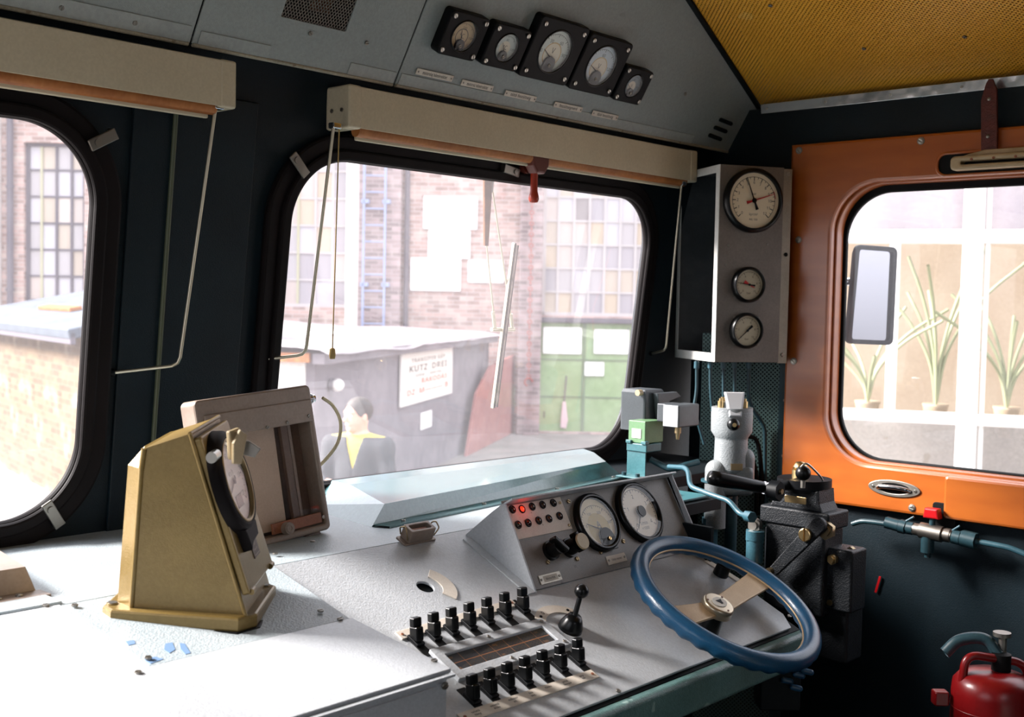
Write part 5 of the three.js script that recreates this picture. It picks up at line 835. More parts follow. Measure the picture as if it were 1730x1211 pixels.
// ---------------------------------------------------------------- the yard outside
const GROUND = -2.45;
const yd = (s, h, d) => E(RH.x * s + FH.x * d, h, RH.z * s + FH.z * d);
{
  // textures of far masonry, paving and roofing felt
  const N = 512, f1 = fbm(71, 8, 4), f2 = vnoise(72, 256), f3 = fbm(73, 3, 3);
  const bricks = (c, mortar, tone) => { const rows = 16, cols = 5; return texFn(N, 1.25, (u, v) => { const r = Math.floor(v * rows), off = (r % 2) * 0.5, x = u * cols + off, i = ((Math.floor(x) % cols) + cols) % cols, fx = x - Math.floor(x), fy = v * rows - r, m = fx < 0.05 || fy < 0.16 ? 1 : 0, h = (Math.sin(i * 91.7 + r * 37.3) * 43758.5) % 1, k = 0.78 + 0.3 * Math.abs(h) + 0.25 * (f1(u, v) - 0.5) + 0.1 * (f2(u, v) - 0.5), st = Math.max(0, f3(u, v) - 0.55) * tone; return [0, 1, 2].map((j) => (m ? mortar[j] : c[j] * k) * (1 - st) + st * [0.82, 0.78, 0.74][j]); }, true); };
  M.brick = mat({ map: bricks([0.70, 0.59, 0.56], [0.72, 0.67, 0.65], 2.4), roughness: 0.9 });
  M.brickDark = mat({ map: bricks([0.57, 0.50, 0.50], [0.62, 0.57, 0.57], 1.4), roughness: 0.9 });
  M.brickYellow = mat({ map: bricks([0.43, 0.35, 0.26], [0.42, 0.37, 0.3], 2.0), roughness: 0.92 });
  M.render_ = mat({ map: patchy(2, 256, 0xe4e2de, 0xd6d2cc, 4, 0.05), roughness: 0.85 });
  M.felt = mat({ map: patchy(1.5, 512, 0x938d90, 0x7b767a, 5, 0.08, 0x635e63, 0.25), roughness: 0.85 });
  M.feltBlue = mat({ map: patchy(1.5, 512, 0x4d5763, 0x3f4853, 5, 0.06, 0x6a685e, 0.2), roughness: 0.85 });
  M.shedWall = mat({ map: patchy(1.2, 512, 0x6f6a70, 0x7d777c, 5, 0.05, 0x5c575c, 0.15), roughness: 0.85 });
  M.shedRed = mat({ map: patchy(0.8, 256, 0x8f5a55, 0x9c655e, 5, 0.05), roughness: 0.8 });
  M.ground = mat({ map: patchy(3, 512, 0x7a7672, 0x8a8580, 6, 0.1, 0x66615c, 0.2), roughness: 0.95 });
  M.gate = mat({ map: patchy(1, 256, 0x7f9a68, 0x8da878, 5, 0.05, 0x6c8458, 0.15), roughness: 0.6 });
  M.gateRib = mat({ color: 0x5c7350, roughness: 0.6 });
  M.frameWhite = mat({ color: 0xe9e6e2, roughness: 0.5 });
  M.barPale = mat({ color: 0xb4aeae, roughness: 0.6 }); M.barYellow = mat({ color: 0xaba98c, roughness: 0.6 });
  M.sign = mat({ color: 0xf2f0ee, roughness: 0.6 });
  M.ladder = mat({ color: 0x8795b8, roughness: 0.5 });
  M.rust = mat({ color: 0x9a5148, roughness: 0.8 });
  M.pipeDark = mat({ color: 0x54505a, roughness: 0.7 });
  M.inside = mat({ color: 0x3b3733, roughness: 0.9 });
}
S('yard_ground', bar(-70, 70, GROUND - 0.2, GROUND, -70, 70, 0).translate(0, EYE, 0), M.ground);
S('cab_underframe', bar(-0.5, 2.4, GROUND + 0.02, -1.56, -1.75, 1.0, 0.02).translate(0, EYE, 0), M.wallDark);
const FD = 21.8, FAC = frame(yd(0, 0, FD), RH, Y), fp = (px, py, z = 0) => on(FAC, px, py, z);
const hole = (s, a, b, c, d) => { const p = fp(a, b), q = fp(c, d); s.holes.push(rrect(p.x, q.y, q.x, p.y, 0.01, THREE.Path)); return [p.x, q.y, q.x, p.y]; };
{
  const s = shape([[-22, GROUND], [16, GROUND], [16, 6.2], [-22, 6.2]]), wins = [hole(s, 40, 240, 142, 512), hole(s, 474, 240, 588, 520), hole(s, 921, 250, 1098, 536), hole(s, 912, 541, 1067, 731)];
  S('brick_facade', ext(s, 0.4, 0, -0.4), M.brick, FAC, 'sunlit brick workshop wall across the yard');
  const b1 = fp(610, 300), b2 = fp(681, 300), c1 = fp(880, 300), c2 = fp(919, 300), l1 = fp(588, 300), a1 = fp(-40, 300), a2 = fp(3, 300);
  for (const [n, x0, x1, m, lab] of [['wall_pier', b1.x, b2.x, M.brickDark, 'dark brick pier carrying the blue ladder'], ['wall_pier', c1.x, c2.x, M.brickDark, 'brick pier left of the green gate'], ['wall_pier', l1.x, b1.x - 0.005, M.render_, 'pale rendered pier beside the ladder'], ['wall_pier', a1.x, a2.x, M.render_, 'pale pier at the far left']]) S(n, bar(x0, x1, GROUND, 6.2, 0, m === M.render_ ? 0.2 : 0.3, 0.01), m, FAC, lab);
  S('building_inside', bar(-22, 16, GROUND, 6.2, -4, -3.9, 0), M.inside, FAC); S('building_roof', bar(-22, 16, 6.2, 6.4, -4, 0.4, 0), M.felt, FAC);
  // windows with every pane built
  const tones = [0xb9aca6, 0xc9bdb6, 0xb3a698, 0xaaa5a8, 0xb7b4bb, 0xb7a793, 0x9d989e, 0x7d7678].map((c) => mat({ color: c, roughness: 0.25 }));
  const win = (r, cols, rows, barM, label, pick) => {
    const g = T('workshop_window', label, 'window', FAC.clone().setPosition(toW(FAC, (r[0] + r[2]) / 2, r[1], -0.18))), w = r[2] - r[0], h = r[3] - r[1], cw = w / cols, ch = h / rows;
    P('frame', [bar(-w / 2, w / 2, 0, 0.06, 0, 0.08, 0), bar(-w / 2, w / 2, h - 0.06, h, 0, 0.08, 0), bar(-w / 2, -w / 2 + 0.06, 0, h, 0, 0.08, 0), bar(w / 2 - 0.06, w / 2, 0, h, 0, 0.08, 0)], barM[0], g);
    for (let i = 1; i < cols; i++) P('mullion', bar(-w / 2 + i * cw - 0.022, -w / 2 + i * cw + 0.022, 0.06, h - 0.06, 0.0, 0.06, 0), i % 3 === 1 && barM[1] ? barM[1] : barM[0], g);
    for (let j = 1; j < rows; j++) P('glazing_bar', bar(-w / 2, w / 2, j * ch - 0.018, j * ch + 0.018, 0.0, 0.05, 0), barM[0], g);
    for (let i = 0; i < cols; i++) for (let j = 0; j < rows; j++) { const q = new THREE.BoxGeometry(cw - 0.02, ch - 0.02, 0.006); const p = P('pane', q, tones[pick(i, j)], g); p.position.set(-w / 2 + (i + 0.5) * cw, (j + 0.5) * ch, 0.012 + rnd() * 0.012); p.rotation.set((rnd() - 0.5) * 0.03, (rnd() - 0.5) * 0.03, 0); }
  };
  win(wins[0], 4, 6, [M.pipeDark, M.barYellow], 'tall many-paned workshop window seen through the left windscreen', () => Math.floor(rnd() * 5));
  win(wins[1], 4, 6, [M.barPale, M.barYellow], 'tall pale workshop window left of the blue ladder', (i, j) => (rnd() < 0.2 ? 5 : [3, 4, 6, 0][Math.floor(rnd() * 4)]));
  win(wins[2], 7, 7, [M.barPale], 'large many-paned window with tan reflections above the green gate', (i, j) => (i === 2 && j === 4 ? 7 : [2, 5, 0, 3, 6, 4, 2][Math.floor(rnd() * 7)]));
  // gate
  const [x0, y0, x1, y1] = wins[3], w = x1 - x0, h = y1 - y0, g = T('yard_gate', 'green double sheet-metal gate with white notices', 'gate', FAC.clone().setPosition(toW(FAC, (x0 + x1) / 2, y0, -0.1))), sp = fp(986, 640).x - (x0 + x1) / 2;
  P('gate_leaf', bar(-w / 2 + 0.02, sp - 0.015, 0, h - 0.04, 0, 0.05, 0.006), M.gate, g); P('gate_leaf', bar(sp + 0.015, w / 2 - 0.02, 0, h - 0.04, 0, 0.05, 0.006), M.gate, g);
  for (const py of [608, 671]) { const yy = fp(986, py).y - y0; P('rail', bar(-w / 2 + 0.02, w / 2 - 0.02, yy - 0.012, yy + 0.012, 0.05, 0.07, 0.003), M.gateRib, g); }
  P('closing_strip', bar(sp - 0.03, sp + 0.03, 0, h - 0.04, 0.04, 0.07, 0.004), M.gateRib, g); P('lintel', bar(-w / 2 - 0.1, w / 2 + 0.1, h - 0.03, h + 0.06, 0.0, 0.2, 0.01), M.pipeDark, g);
  for (const [px, py] of [[920, 560], [920, 700], [1062, 560], [1062, 700]]) { const c = fp(px, py); P('hinge', tr(cyl(0.02, 0.12, 10), c.x - (x0 + x1) / 2, c.y - y0, 0.06), M.gateRib, g); }
  // notices: faint handwriting too far to read
  const notice = (a, b, c, d, z, lines, label, ink) => { const p = fp(a, b, z), q = fp(c, d, z), W = q.x - p.x, H = p.y - q.y, o = T('notice_board', label, 'notice', FAC.clone().setPosition(toW(FAC, p.x + W / 2, q.y + H / 2, z))); P('board', tr(box(W, H, 0.02, 0.003), 0, 0, 0.01), M.sign, o);
    P('frame', [bar(-W / 2, W / 2, -H / 2, -H / 2 + 0.02, 0.0, 0.026, 0), bar(-W / 2, W / 2, H / 2 - 0.02, H / 2, 0.0, 0.026, 0), bar(-W / 2, -W / 2 + 0.02, -H / 2, H / 2, 0, 0.026, 0), bar(W / 2 - 0.02, W / 2, -H / 2, H / 2, 0, 0.026, 0)], M.sign, o);
    if (lines) P('writing', new THREE.PlaneGeometry(W * 0.86, H * 0.8), printMat(256, 160, (k) => { k.fillStyle = '#f4f2f0'; k.fillRect(0, 0, 256, 160); k.strokeStyle = ink ?? '#9a949c'; k.lineWidth = 5; for (let i = 0; i < lines; i++) { let x = 24 + rnd() * 30; const y = 160 * (i + 0.7) / (lines + 0.4); while (x < 220) { const l = 8 + rnd() * 16; k.beginPath(); k.moveTo(x, y - 5 + rnd() * 8); k.lineTo(x + l, y - 5 + rnd() * 8); k.stroke(); x += l + 4 + rnd() * 8; } } }), o).position.z = 0.0206; };
  notice(716, 331, 806, 388, 0.02, 1, 'largest white notice, topmost on the brick wall', '#d9a9ae'); notice(724, 388, 794, 437, 0.02, 1, 'white notice in the middle of the brick wall, below the largest one', '#b9a8c4'); notice(694, 435, 778, 492, 0.02, 3, 'lower left white notice on the brick wall', '#cfcdd6'); notice(791, 439, 851, 478, 0.02, 2, 'small lower right white notice on the brick wall behind the wiper', '#d5d2da');
  notice(918, 552, 982, 598, -0.03, 3, 'white notice on the left leaf of the green gate'); notice(1004, 556, 1062, 598, -0.03, 2, 'white notice at the top of the right leaf of the green gate', '#4c4a50'); notice(988, 611, 1020, 635, -0.03, 0, 'small blank white notice on the right leaf of the green gate');
  const cl = fp(957, 635, -0.02), ct = T('hanging_cloth', 'pale pink cloth hanging on a dark cord from the green gate', 'cloth', FAC.clone().setPosition(toW(FAC, cl.x, cl.y, -0.02))), e = fp(953, 680, -0.02).sub(cl), e2 = fp(950, 722, -0.02).sub(cl);
  P('cord', rod(V(0, 0, 0), V(e.x, e.y, 0), 0.012, 8), M.pipeDark, ct); P('cloth', ext(shape([[e.x - 0.03, e.y + 0.02], [e.x + 0.03, e.y + 0.02], [e2.x + 0.1, e2.y + 0.14], [e2.x + 0.07, e2.y - 0.02], [e2.x - 0.04, e2.y], [e2.x - 0.03, e2.y + 0.2]]), 0.04, 0.015), mat({ color: 0xd3b9bd, roughness: 0.9 }), ct);
  // ladder, down pipe, hanging chain
  const la = fp(616, 285, 0.4), lb = fp(652, 285, 0.4), lbot = fp(634, 530, 0.4), lad = T('wall_ladder', 'blue iron ladder fixed to the dark brick pier', 'ladder', FAC.clone().setPosition(toW(FAC, (la.x + lb.x) / 2, GROUND + 0.3, 0.42))), hw = (lb.x - la.x) / 2;
  for (const k of [-1, 1]) P('rail', bar(k * hw - 0.02, k * hw + 0.02, 0, 7.5, -0.02, 0.02, 0.004), M.ladder, lad);
  for (let i = 0; i < 24; i++) P('rung', tr(cyl(0.014, hw * 2, 8), 0, 0.2 + i * 0.3, 0, 0, 0, PI / 2), M.ladder, lad);
  for (const py of [342, 480]) for (const k of [-1, 1]) P('wall_bracket', bar(k * hw - 0.05, k * hw + 0.09, fp(634, py).y - GROUND - 0.35, fp(634, py).y - GROUND - 0.28, -0.14, 0.02, 0.004), M.ladder, lad);
  const pd = fp(685, 400), pipe = T('down_pipe', 'dark rain pipe running down the wall beside the brick pier', 'pipe', FAC.clone().setPosition(toW(FAC, pd.x + 0.03, GROUND, 0.08))); P('pipe', tr(cyl(0.05, 8.4, 14), 0, 4.2, 0), M.pipeDark, pipe); for (const y of [1.5, 3.6, 5.4]) P('pipe_clip', tr(cyl(0.065, 0.06, 14), 0, y, 0), M.pipeDark, pipe);
  const p2 = fp(10, 400), pipe2 = T('down_pipe', 'dark rain pipe beside the pale pier, seen at the edge of the left windscreen', 'pipe', FAC.clone().setPosition(toW(FAC, p2.x + 0.12, GROUND, 0.1))); P('pipe', tr(cyl(0.06, 8.4, 14), 0, 4.2, 0), M.pipeDark, pipe2); for (const y of [2.5, 4.4, 6]) P('pipe_clip', tr(cyl(0.075, 0.06, 14), 0, y, 0), M.pipeDark, pipe2);
  const c = fp(893, 640, 0.36), ch = T('hanging_chain', 'rusty red chain with a hook hanging down the brick pier', 'chain', FAC.clone().setPosition(toW(FAC, c.x, c.y, 0.36))); const links = []; for (let i = 0; i < 46; i++) links.push(tr(new THREE.TorusGeometry(0.035, 0.01, 6, 10), 0, 0.05 + i * 0.1, 0, 0, (i % 2) * PI / 2, 0)); P('links', links, M.rust, ch).userData.kind = 'stuff'; P('hook', tr(new THREE.TorusGeometry(0.07, 0.018, 8, 16, 4.4), 0, -0.06, 0), M.rust, ch);
}
// low felt-roofed shed with a hand-painted sign
{
  const A = yd(-2.1, -0.6, 12.4), dw = V().addScaledVector(RH, 0.206).addScaledVector(FH, 0.9785), SH = frame(A, dw, Y), n = V().setFromMatrixColumn(SH, 2);   // local z = outwards to the right? checked below
  const g = T('yard_shed', 'low grey shed with a sagging felt roof in the yard', 'shed', SH), out = n.dot(camera.position.clone().sub(A)) > 0 ? 1 : -1, L = 8.2, D = -out * 1.9, Dx = (x) => -out * (1.9 + 2.7 * Math.max(0, x) / L), hy = GROUND + 0.6;
  P('front_wall', bar(0, L, hy, 0, 0, -out * 0.15, 0), M.shedWall, g); P('end_wall', bar(-0.02, 0.15, hy, -0.02, -out * 0.1, D, 0), M.render_, g); P('back_wall', poly([[V(0, hy, Dx(0)), V(L, hy, Dx(L)), V(L, 0.2, Dx(L)), V(0, 0.1, Dx(0))]]), M.shedWall, g); P('far_wall', bar(L - 0.15, L, hy, 0.04, 0, Dx(L), 0), M.shedWall, g);
  { const nx = 60, nz = 24, pos = [], idx = [], f = fbm(33, 6, 3); for (let j = 0; j <= nz; j++) for (let i = 0; i <= nx; i++) { const x = -0.2 + (L + 0.3) * i / nx, t = j / nz, edge = j === 0 ? 0.1 * (f(i / nx, 0.3) - 0.5) : 0; pos.push(x, 0.04 + 0.055 * 3.2 * t + 0.09 * (f(i / nx, t) - 0.5) + (j === 0 ? -0.05 : 0), out * (0.22 + edge) + (Dx(x) - out * 0.22) * t); } for (let j = 0; j < nz; j++) for (let i = 0; i < nx; i++) { const a = j * (nx + 1) + i, b = a + 1, c = a + nx + 1, e = c + 1; idx.push(a, b, e, a, e, c); } const q = new THREE.BufferGeometry(); q.setAttribute('position', new THREE.Float32BufferAttribute(pos, 3)); q.setIndex(idx); q.setAttribute('uv', new THREE.Float32BufferAttribute(new Float32Array(pos.length / 3 * 2), 2)); q.computeVertexNormals(); P('felt_roof', q, M.felt, g); }
  P('fascia', [bar(-0.15, L, -0.1, 0.02, out * 0.03, out * 0.17, 0.01)], M.shedWall, g); P('end_fascia', bar(-0.16, -0.1, -0.08, 0.02, 0, D, 0.005), M.rollerWood, g);
  P('roof_patch', tr(box(0.7, 0.03, 0.35, 0.01), 3.4, 0.12, Dx(3.4) * 0.4), M.sign, g);
  const sg = (px, py) => on(SH, px, py, out * 0.02), a = sg(675, 597), b = sg(762, 580), c = sg(675, 688), x0 = a.x, x1 = b.x, y1 = a.y, y0 = c.y, S2 = T('painted_sign', 'white hand-painted sign with black and red lettering on the shed wall', 'sign', SH.clone().setPosition(toW(SH, (x0 + x1) / 2, (y0 + y1) / 2, out * 0.02))), w = x1 - x0, h = y1 - y0;
  if (out < 0) S2.rotateY(PI);
  P('board', tr(box(w, h, 0.03, 0.004), 0, 0, 0.015), M.frameWhite, S2);
  P('lettering', new THREE.PlaneGeometry(w * 0.97, h * 0.97), printMat(512, 420, (q, W, H) => { q.fillStyle = '#e9e2da'; q.fillRect(0, 0, W, H); q.textAlign = 'center'; const t = (s, y, z, c, x = W / 2, m = W * 0.84) => { q.fillStyle = c; q.font = 'bold ' + z + 'px sans-serif'; q.fillText(s, x, y, m); }; t('TRANSZFER GÉP', 82, 46, '#6b645e', W / 2, W * 0.7); t('KUTZ  DREI', 160, 76, '#4c4743'); t('ÜZEM — RAKTÁR', 206, 34, '#6b645e', W / 2, W * 0.66); t('RAKODÁS', 268, 62, '#b3604c', W * 0.62, W * 0.55); t('DZ  M——— B', 350, 66, '#b3604c'); }), S2).position.z = 0.0305;
  const pa = sg(712, 698), pb = sg(730, 720), pap = T('paper_note', 'small white paper note on the shed wall below the painted sign', 'note', SH.clone().setPosition(toW(SH, (pa.x + pb.x) / 2, (pa.y + pb.y) / 2, out * 0.01))); P('sheet', tr(box(Math.abs(pb.x - pa.x), Math.abs(pa.y - pb.y), 0.006, 0.001)), M.sign, pap);
  const ra = sg(775, 670), rd = T('red_board', 'dull red sheet leaning on the far part of the shed wall', 'board', SH.clone().setPosition(toW(SH, ra.x + 1.2, hy, out * 0.12))), rl = sg(775, 670).x - ra.x - 1.2; P('sheet', ext(shape([[-1.2, 0], [3.0, 0], [3.0, 1.5], [0.4, 1.35], [-0.6, 0.95]]), 0.05, 0.005), M.shedRed, rd);
  const lm = sg(559, 650), lamp = T('wall_lamp', 'small round lamp on the near corner of the shed', 'lamp', SH.clone().setPosition(toW(SH, lm.x, lm.y, out * 0.02))); P('base', cylZ(0.07, 0.04, 18), M.shedWall, lamp); P('globe', tr(ball(0.07, 16), 0, 0, out * 0.08), M.frameWhite, lamp);
}
// older outbuilding seen through the left windscreen
{
  const A = yd(-6.25 + 0.59 * 2.5, 0, 15.1 - 0.81 * 2.5), dw = V().addScaledVector(RH, -0.59).addScaledVector(FH, 0.81), OB = frame(A, dw.clone().negate(), Y), n = V().setFromMatrixColumn(OB, 2), out = n.dot(camera.position.clone().sub(A)) > 0 ? 1 : -1, g = T('brick_outbuilding', 'low yellowish brick outbuilding with a blue-grey felt roof seen through the left windscreen', 'building', OB);
  P('front_wall', bar(-6.5, 0, GROUND, -0.46, 0, -out * 0.3, 0), M.brickYellow, g); P('end_wall', bar(-0.3, 0, GROUND, -0.46, -out * 0.3, -out * 1.8, 0), M.brickYellow, g);
  P('roof', [tr(box(7, 0.12, 2.3, 0.02), -3.2, -0.22, -out * 0.85, out * 0.2)], M.feltBlue, g); P('eaves_board', bar(-6.8, 0.3, -0.56, -0.42, out * 0.2, out * 0.26, 0.01), M.pipeDark, g);
  const b = on(OB, 100, 535, -out * 0.5), pl = T('roof_plank', 'yellowish plank lying on the felt roof of the outbuilding', 'plank', OB.clone().setPosition(toW(OB, b.x, -0.2, -out * 0.5))); P('plank', box(1.6, 0.05, 0.16, 0.006), M.rollerWood, pl); pl.rotateX(out * 0.2);
}
// glazed house front with white frames beyond the side window
{
  const o = at(1575, 522, 9), xd = RH.clone().multiplyScalar(Math.cos(rad(18))).addScaledVector(FH, -Math.sin(rad(18))), GM = frame(o, xd, Y), p = (px, py, z = 0) => on(GM, px, py, z), gy = GROUND + EYE - o.y;
  const g = T('glazed_house', 'white-framed glazed house front with plants behind the panes, beyond the side window', 'building', GM), X0 = p(1388, 520).x, X1 = 4, yb = p(1575, 704).y, yt = p(1575, 401).y;
  const post = (a, b) => { const l = p(a, 520).x, r = p(b, 520).x; P('post', bar(l, r, gy, 2.4, 0, 0.12, 0.01), M.frameWhite, g); };
  post(1622, 1656); P('post', bar(X0, X0 + 0.05, gy, 2.4, 0, 0.12, 0.01), M.frameWhite, g); P('post', bar(2.1, 2.25, gy, 2.4, 0, 0.12, 0.01), M.frameWhite, g);
  P('transom', bar(X0, X1, yt - 0.05, yt + 0.055, 0, 0.09, 0.01), M.frameWhite, g); P('sill_rail', bar(X0, X1, yb - 0.045, yb + 0.04, 0, 0.11, 0.01), M.frameWhite, g);
  const m0 = p(1500, 520).x, m1 = p(1518, 520).x; P('mullion', bar(m0, m1, yb, yt, 0, 0.08, 0.008), M.frameWhite, g); P('mullion', bar(p(1660, 520).x, p(1668, 520).x, yb, 2.4, 0, 0.07, 0.006), M.frameWhite, g); P('mullion', bar(p(1660, 520).x, p(1668, 520).x, gy, yb, 0, 0.07, 0.006), M.frameWhite, g);
  const px = [X0 + 0.05, m0, p(1622, 520).x, 2.15, X1];
  for (let i = 0; i < 4; i++) for (const [a, b] of [[gy, yb], [yb, yt], [yt, 2.4]]) { const q = P('pane', new THREE.PlaneGeometry(px[i + 1] - px[i], b - a), M.glass, g); q.position.set((px[i] + px[i + 1]) / 2, (a + b) / 2, 0.03); }
  const pale = mat({ map: patchy(1.6, 256, 0xa29480, 0x968570, 3, 0.04), roughness: 0.8 }), grey = mat({ map: patchy(1.2, 256, 0x85807b, 0x8f8a84, 4, 0.06, 0x7c746a, 0.2), roughness: 0.85 });
  P('back_wall', bar(X0, X1, gy, 2.4, -1.9, -1.8, 0), pale, g); P('upper_blind', bar(X0, X1, yt + 0.06, 2.4, -0.16, -0.14, 0), mat({ map: patchy(1.2, 256, 0xa8a0a3, 0x9c949a, 3, 0.04), roughness: 0.8 }), g); P('low_wall', bar(X0, X1, gy, yb - 0.05, -0.4, -0.3, 0), grey, g);
  const pl2 = mat({ color: 0x949a78, roughness: 0.6 }), pot = mat({ color: 0xa8967c, roughness: 0.8 });
  [[1465, 'leftmost'], [1580, 'in the middle pane'], [1700, 'right of the white post']].forEach(([x, which], k) => {
    const q = p(x, 700, -0.7), t = T('potted_plant', `potted plant with long arching leaves behind the glazed front, ${which}`, 'plant', GM.clone().setPosition(toW(GM, q.x, yb - 0.05, -0.7)), 'plants behind the glazed front');
    P('pot', lathe([[0.0005, -0.1], [0.07, -0.1], [0.1, 0.08], [0.108, 0.1], [0.0005, 0.09]], 20), pot, t); P('stand', bar(-0.12, 0.12, gy - yb + 0.05, -0.1, -0.12, 0.12, 0.01), pale, t);
    for (let i = 0; i < 9; i++) { const a = i * 0.72 + k, l = (k === 1 ? 0.8 : 0.4) + rnd() * 0.75, lean = 0.2 + rnd() * 0.4, pts = [0, 0.35, 0.7, 1].map((s) => V(Math.cos(a) * lean * s * s * 1.3, 0.08 + l * s * (1 - 0.25 * s * lean), Math.sin(a) * lean * s * s * 0.8)), f = smooth(pts, 0.013, 14, 5); P('leaf', f, pl2, t); }
  });
}

// ---------------------------------------------------------------- man standing in the yard
{
  const mix = (a, b, k) => { const h = Math.max(k - Math.abs(a - b), 0) / k; return Math.min(a, b) - h * h * k * 0.25; };
  const cap = (p, a, b, ra, rb) => { const dx = b.x - a.x, dy = b.y - a.y, dz = b.z - a.z, l = dx * dx + dy * dy + dz * dz; let t = l ? ((p.x - a.x) * dx + (p.y - a.y) * dy + (p.z - a.z) * dz) / l : 0; t = Math.max(0, Math.min(1, t)); return Math.hypot(p.x - a.x - dx * t, p.y - a.y - dy * t, p.z - a.z - dz * t) - (ra + (rb - ra) * t); };
  const ell = (p, c, rx, ry, rz) => { const k = Math.hypot((p.x - c.x) / rx, (p.y - c.y) / ry, (p.z - c.z) / rz); return (k - 1) * Math.min(rx, ry, rz); };
  function surface(c, half, res, fn) {
    const mc = new MarchingCubes(res, new THREE.MeshBasicMaterial(), false, false, 220000), p = V(); mc.isolation = 0;
    for (let z = 0; z < res; z++) for (let y = 0; y < res; y++) for (let x = 0; x < res; x++) { p.set(c.x + half * (x - res / 2) / (res / 2), c.y + half * (y - res / 2) / (res / 2), c.z + half * (z - res / 2) / (res / 2)); mc.field[x + y * res + z * res * res] = -fn(p); }
    mc.update(); const n = mc.count, pos = new Float32Array(n * 3), nor = new Float32Array(n * 3);
    for (let i = 0; i < n; i++) for (let k = 0; k < 3; k++) { pos[i * 3 + k] = mc.positionArray[i * 3 + k] * half + c.getComponent(k); nor[i * 3 + k] = mc.normalArray[i * 3 + k]; }
    let g = new THREE.BufferGeometry(); g.setAttribute('position', new THREE.BufferAttribute(pos, 3)); g = mergeVertices(g, 1e-5); g.computeVertexNormals();
    g.setAttribute('uv', new THREE.BufferAttribute(new Float32Array(g.attributes.position.count * 2), 2)); return g;
  }
  const J = {}; for (const s of [-1, 1]) { J['sh' + s] = V(0.185 * s, 1.42, 0); J['el' + s] = V(0.25 * s, 1.15, 0.05); J['wr' + s] = V(0.15 * s, 1.16, 0.28); J['hip' + s] = V(0.09 * s, 0.92, 0); J['kn' + s] = V(0.1 * s, 0.5, 0.01); J['an' + s] = V(0.11 * s, 0.09, -0.02); }
  const torso = (p, k) => { let d = ell(p, V(0, 1.25, 0), 0.165 + k, 0.25 + k, 0.105 + k); d = mix(d, ell(p, V(0, 0.98, 0), 0.15 + k, 0.15 + k, 0.1 + k), 0.12); return mix(d, cap(p, J['sh-1'], J.sh1, 0.06 + k, 0.06 + k), 0.08); };
  const arm = (p, s, k) => mix(cap(p, J['sh' + s], J['el' + s], 0.054 + k, 0.043 + k), cap(p, J['el' + s], J['wr' + s], 0.042 + k, 0.03 + k), 0.03);
  const leg = (p, s, k) => mix(cap(p, J['hip' + s], J['kn' + s], 0.085 + k, 0.056 + k), cap(p, J['kn' + s], J['an' + s], 0.054 + k, 0.036 + k), 0.04);
  const body = (p) => { let d = torso(p, 0); for (const s of [-1, 1]) { d = mix(d, arm(p, s, 0), 0.04); d = mix(d, leg(p, s, 0), 0.05); d = mix(d, cap(p, V(J['an' + s].x, 0.05, -0.04), V(J['an' + s].x, 0.035, 0.15), 0.045, 0.035), 0.03); } return mix(d, cap(p, V(0, 1.42, -0.01), V(0, 1.56, 0.01), 0.062, 0.055), 0.05); };
  const hc = V(0, 1.635, 0.02), head0 = (q) => { const p = q.clone().sub(hc); let d = ell(p, V(0, 0.035, -0.01), 0.076, 0.088, 0.096); d = mix(d, ell(p, V(0, -0.045, 0.022), 0.058, 0.07, 0.066), 0.05); d = mix(d, ell(p, V(0, -0.095, 0.062), 0.025, 0.02, 0.02), 0.03);
    d = mix(d, cap(p, V(0, 0.012, 0.084), V(0, -0.026, 0.106), 0.008, 0.0135), 0.012); d = mix(d, ell(p, V(0, 0.028, 0.078), 0.05, 0.012, 0.018), 0.015); d = mix(d, ell(p, V(0, -0.06, 0.082), 0.024, 0.008, 0.012), 0.008); for (const s of [-1, 1]) { d = Math.max(d, -(ell(p, V(s * 0.032, 0.006, 0.096), 0.015, 0.01, 0.014))); d = mix(d, ell(p, V(s * 0.078, -0.008, -0.008), 0.01, 0.03, 0.018), 0.008); } return mix(d, cap(p, V(0, -0.22, -0.03), V(0, -0.06, -0.015), 0.058, 0.052), 0.03); };
  const turn = 0.62, tq = (p) => p.clone().sub(hc).applyAxisAngle(Y, turn).add(hc), head = (p) => head0(tq(p));
  const hand = (s) => { const w = J['wr' + s], f = V(-0.55 * s, 0.1, 0.8).normalize(), side = V(0, 1, 0), up = f.clone().cross(side).normalize(), at2 = (a, b, c) => w.clone().addScaledVector(f, a).addScaledVector(side, b).addScaledVector(up, c * s); const L = [[0.028, 0.07], [0.01, 0.078], [-0.009, 0.074], [-0.027, 0.06]];
    return (p) => { let d = cap(p, w.clone().addScaledVector(f, -0.02), at2(0.02, 0, 0), 0.03, 0.028); d = mix(d, Math.min(cap(p, at2(0.03, 0.02, 0), at2(0.075, 0.022, 0), 0.017, 0.015), cap(p, at2(0.03, -0.018, 0), at2(0.07, -0.02, 0), 0.017, 0.014)), 0.025); for (const [b, l] of L) { const k0 = at2(0.082, b, 0), k1 = at2(0.082 + l * 0.5, b * 1.05, 0.012), k2 = at2(0.082 + l * 0.75, b, 0.04); d = mix(d, Math.min(cap(p, k0, k1, 0.0095, 0.0085), cap(p, k1, k2, 0.0085, 0.0075)), 0.006); } return mix(d, Math.min(cap(p, at2(0.02, 0.03, 0.01), at2(0.055, 0.052, 0.02), 0.012, 0.0105), cap(p, at2(0.055, 0.052, 0.02), at2(0.085, 0.05, 0.035), 0.0105, 0.009)), 0.01); }; };
  const sk = new THREE.MeshStandardMaterial({ color: 0xd39c86, roughness: 0.55 }), jk = mat({ color: 0x303136, roughness: 0.85 }), tw = mat({ color: 0x3a3c42, roughness: 0.85 }), ys = mat({ color: 0xd8bf45, roughness: 0.8 }), hr = mat({ color: 0x3d3734, roughness: 0.7 });
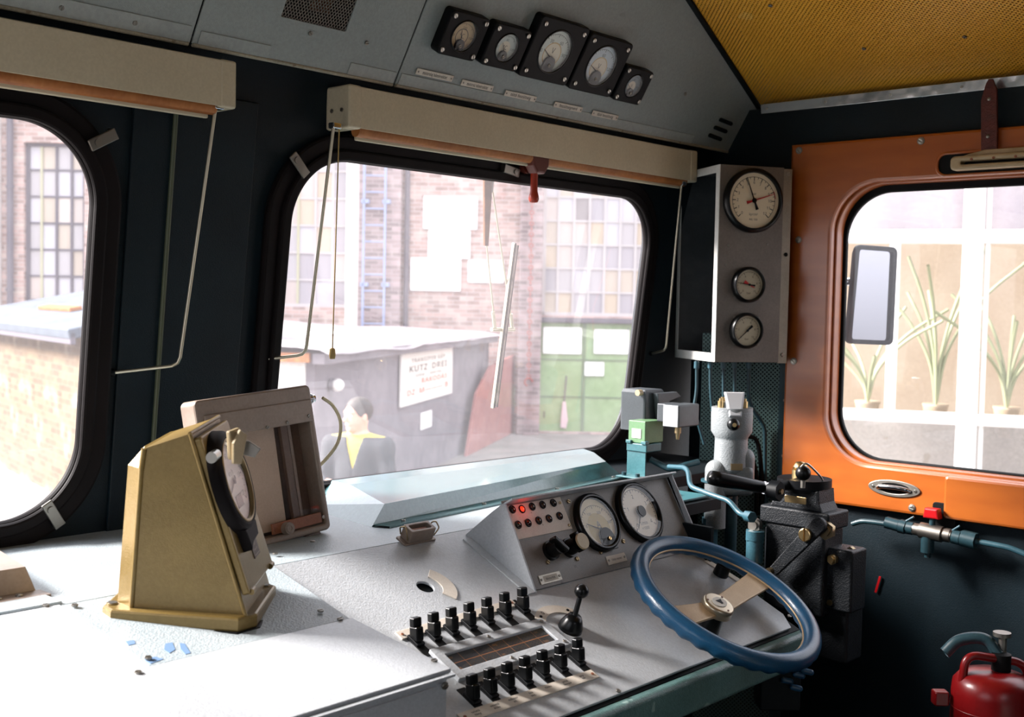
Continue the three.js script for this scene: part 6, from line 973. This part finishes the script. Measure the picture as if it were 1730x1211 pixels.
  const px = 607, d0 = 8.15, s0 = (px - 865) / 1970 * d0, base = yd(s0, GROUND, d0), faceDir = FH.clone().negate().applyAxisAngle(Y, -0.22), g = T('person', 'man in a dark jacket and yellow shirt standing before the shed, looking left', 'person', frame(base, Y.clone().cross(faceDir), Y));
  const c = V(0, 0.87, 0.05), solid = (p) => body(p);
  P('body', [surface(c, 0.93, 150, solid), surface(hc.clone().add(V(0, -0.02, 0)), 0.17, 84, head), surface(J['wr-1'].clone().add(V(0.03, 0, 0.05)), 0.12, 60, hand(-1)), surface(J.wr1.clone().add(V(-0.03, 0, 0.05)), 0.12, 60, hand(1))], sk, g);
  P('jacket', surface(V(0, 1.15, 0.08), 0.42, 84, (p) => { let d = torso(p, 0.018); for (const s of [-1, 1]) d = mix(d, arm(p, s, 0.016), 0.04); d = Math.max(d, 0.86 - p.y, p.y - 1.49); const v = Math.max(Math.abs(p.x) - Math.max(0, (p.y - 1.27) * 0.28), 0.04 - p.z); d = Math.max(d, -v); return Math.max(d, p.z - 0.26); }), jk, g);
  P('shirt', surface(V(0, 1.3, 0.02), 0.3, 60, (p) => Math.max(mix(torso(p, 0.009), cap(p, V(0, 1.42, -0.01), V(0, 1.51, 0.0), 0.07, 0.064), 0.03), 1.05 - p.y, p.y - 1.515)), ys, g);
  P('trousers', surface(V(0, 0.55, 0), 0.56, 90, (p) => { let d = ell(p, V(0, 0.96, 0), 0.165, 0.13, 0.115); for (const s of [-1, 1]) d = mix(d, leg(p, s, 0.016), 0.04); return Math.max(d, 0.07 - p.y, p.y - 1.02); }), tw, g);
  for (const s of [-1, 1]) P('shoe', tr(new THREE.CapsuleGeometry(0.05, 0.17, 6, 14).scale(1, 1, 0.75), J['an' + s].x, 0.038, 0.05, PI / 2), M.blackMatt, g);
  P('hair', surface(hc, 0.16, 64, (q) => { const p = tq(q).sub(hc); return Math.max(ell(p, V(0, 0.037, -0.014), 0.085, 0.096, 0.104), -(ell(p, V(0, -0.035, 0.092), 0.088, 0.108, 0.088)), -0.055 - p.y); }), hr, g);
  for (const s of [-1, 1]) { const e = V(s * 0.031, 0.006, 0.078).applyAxisAngle(Y, -turn).add(hc); P('eye', tr(ball(0.0115, 14), e.x, e.y, e.z), M.sign, g); }
}
renderer.render(scene, camera);
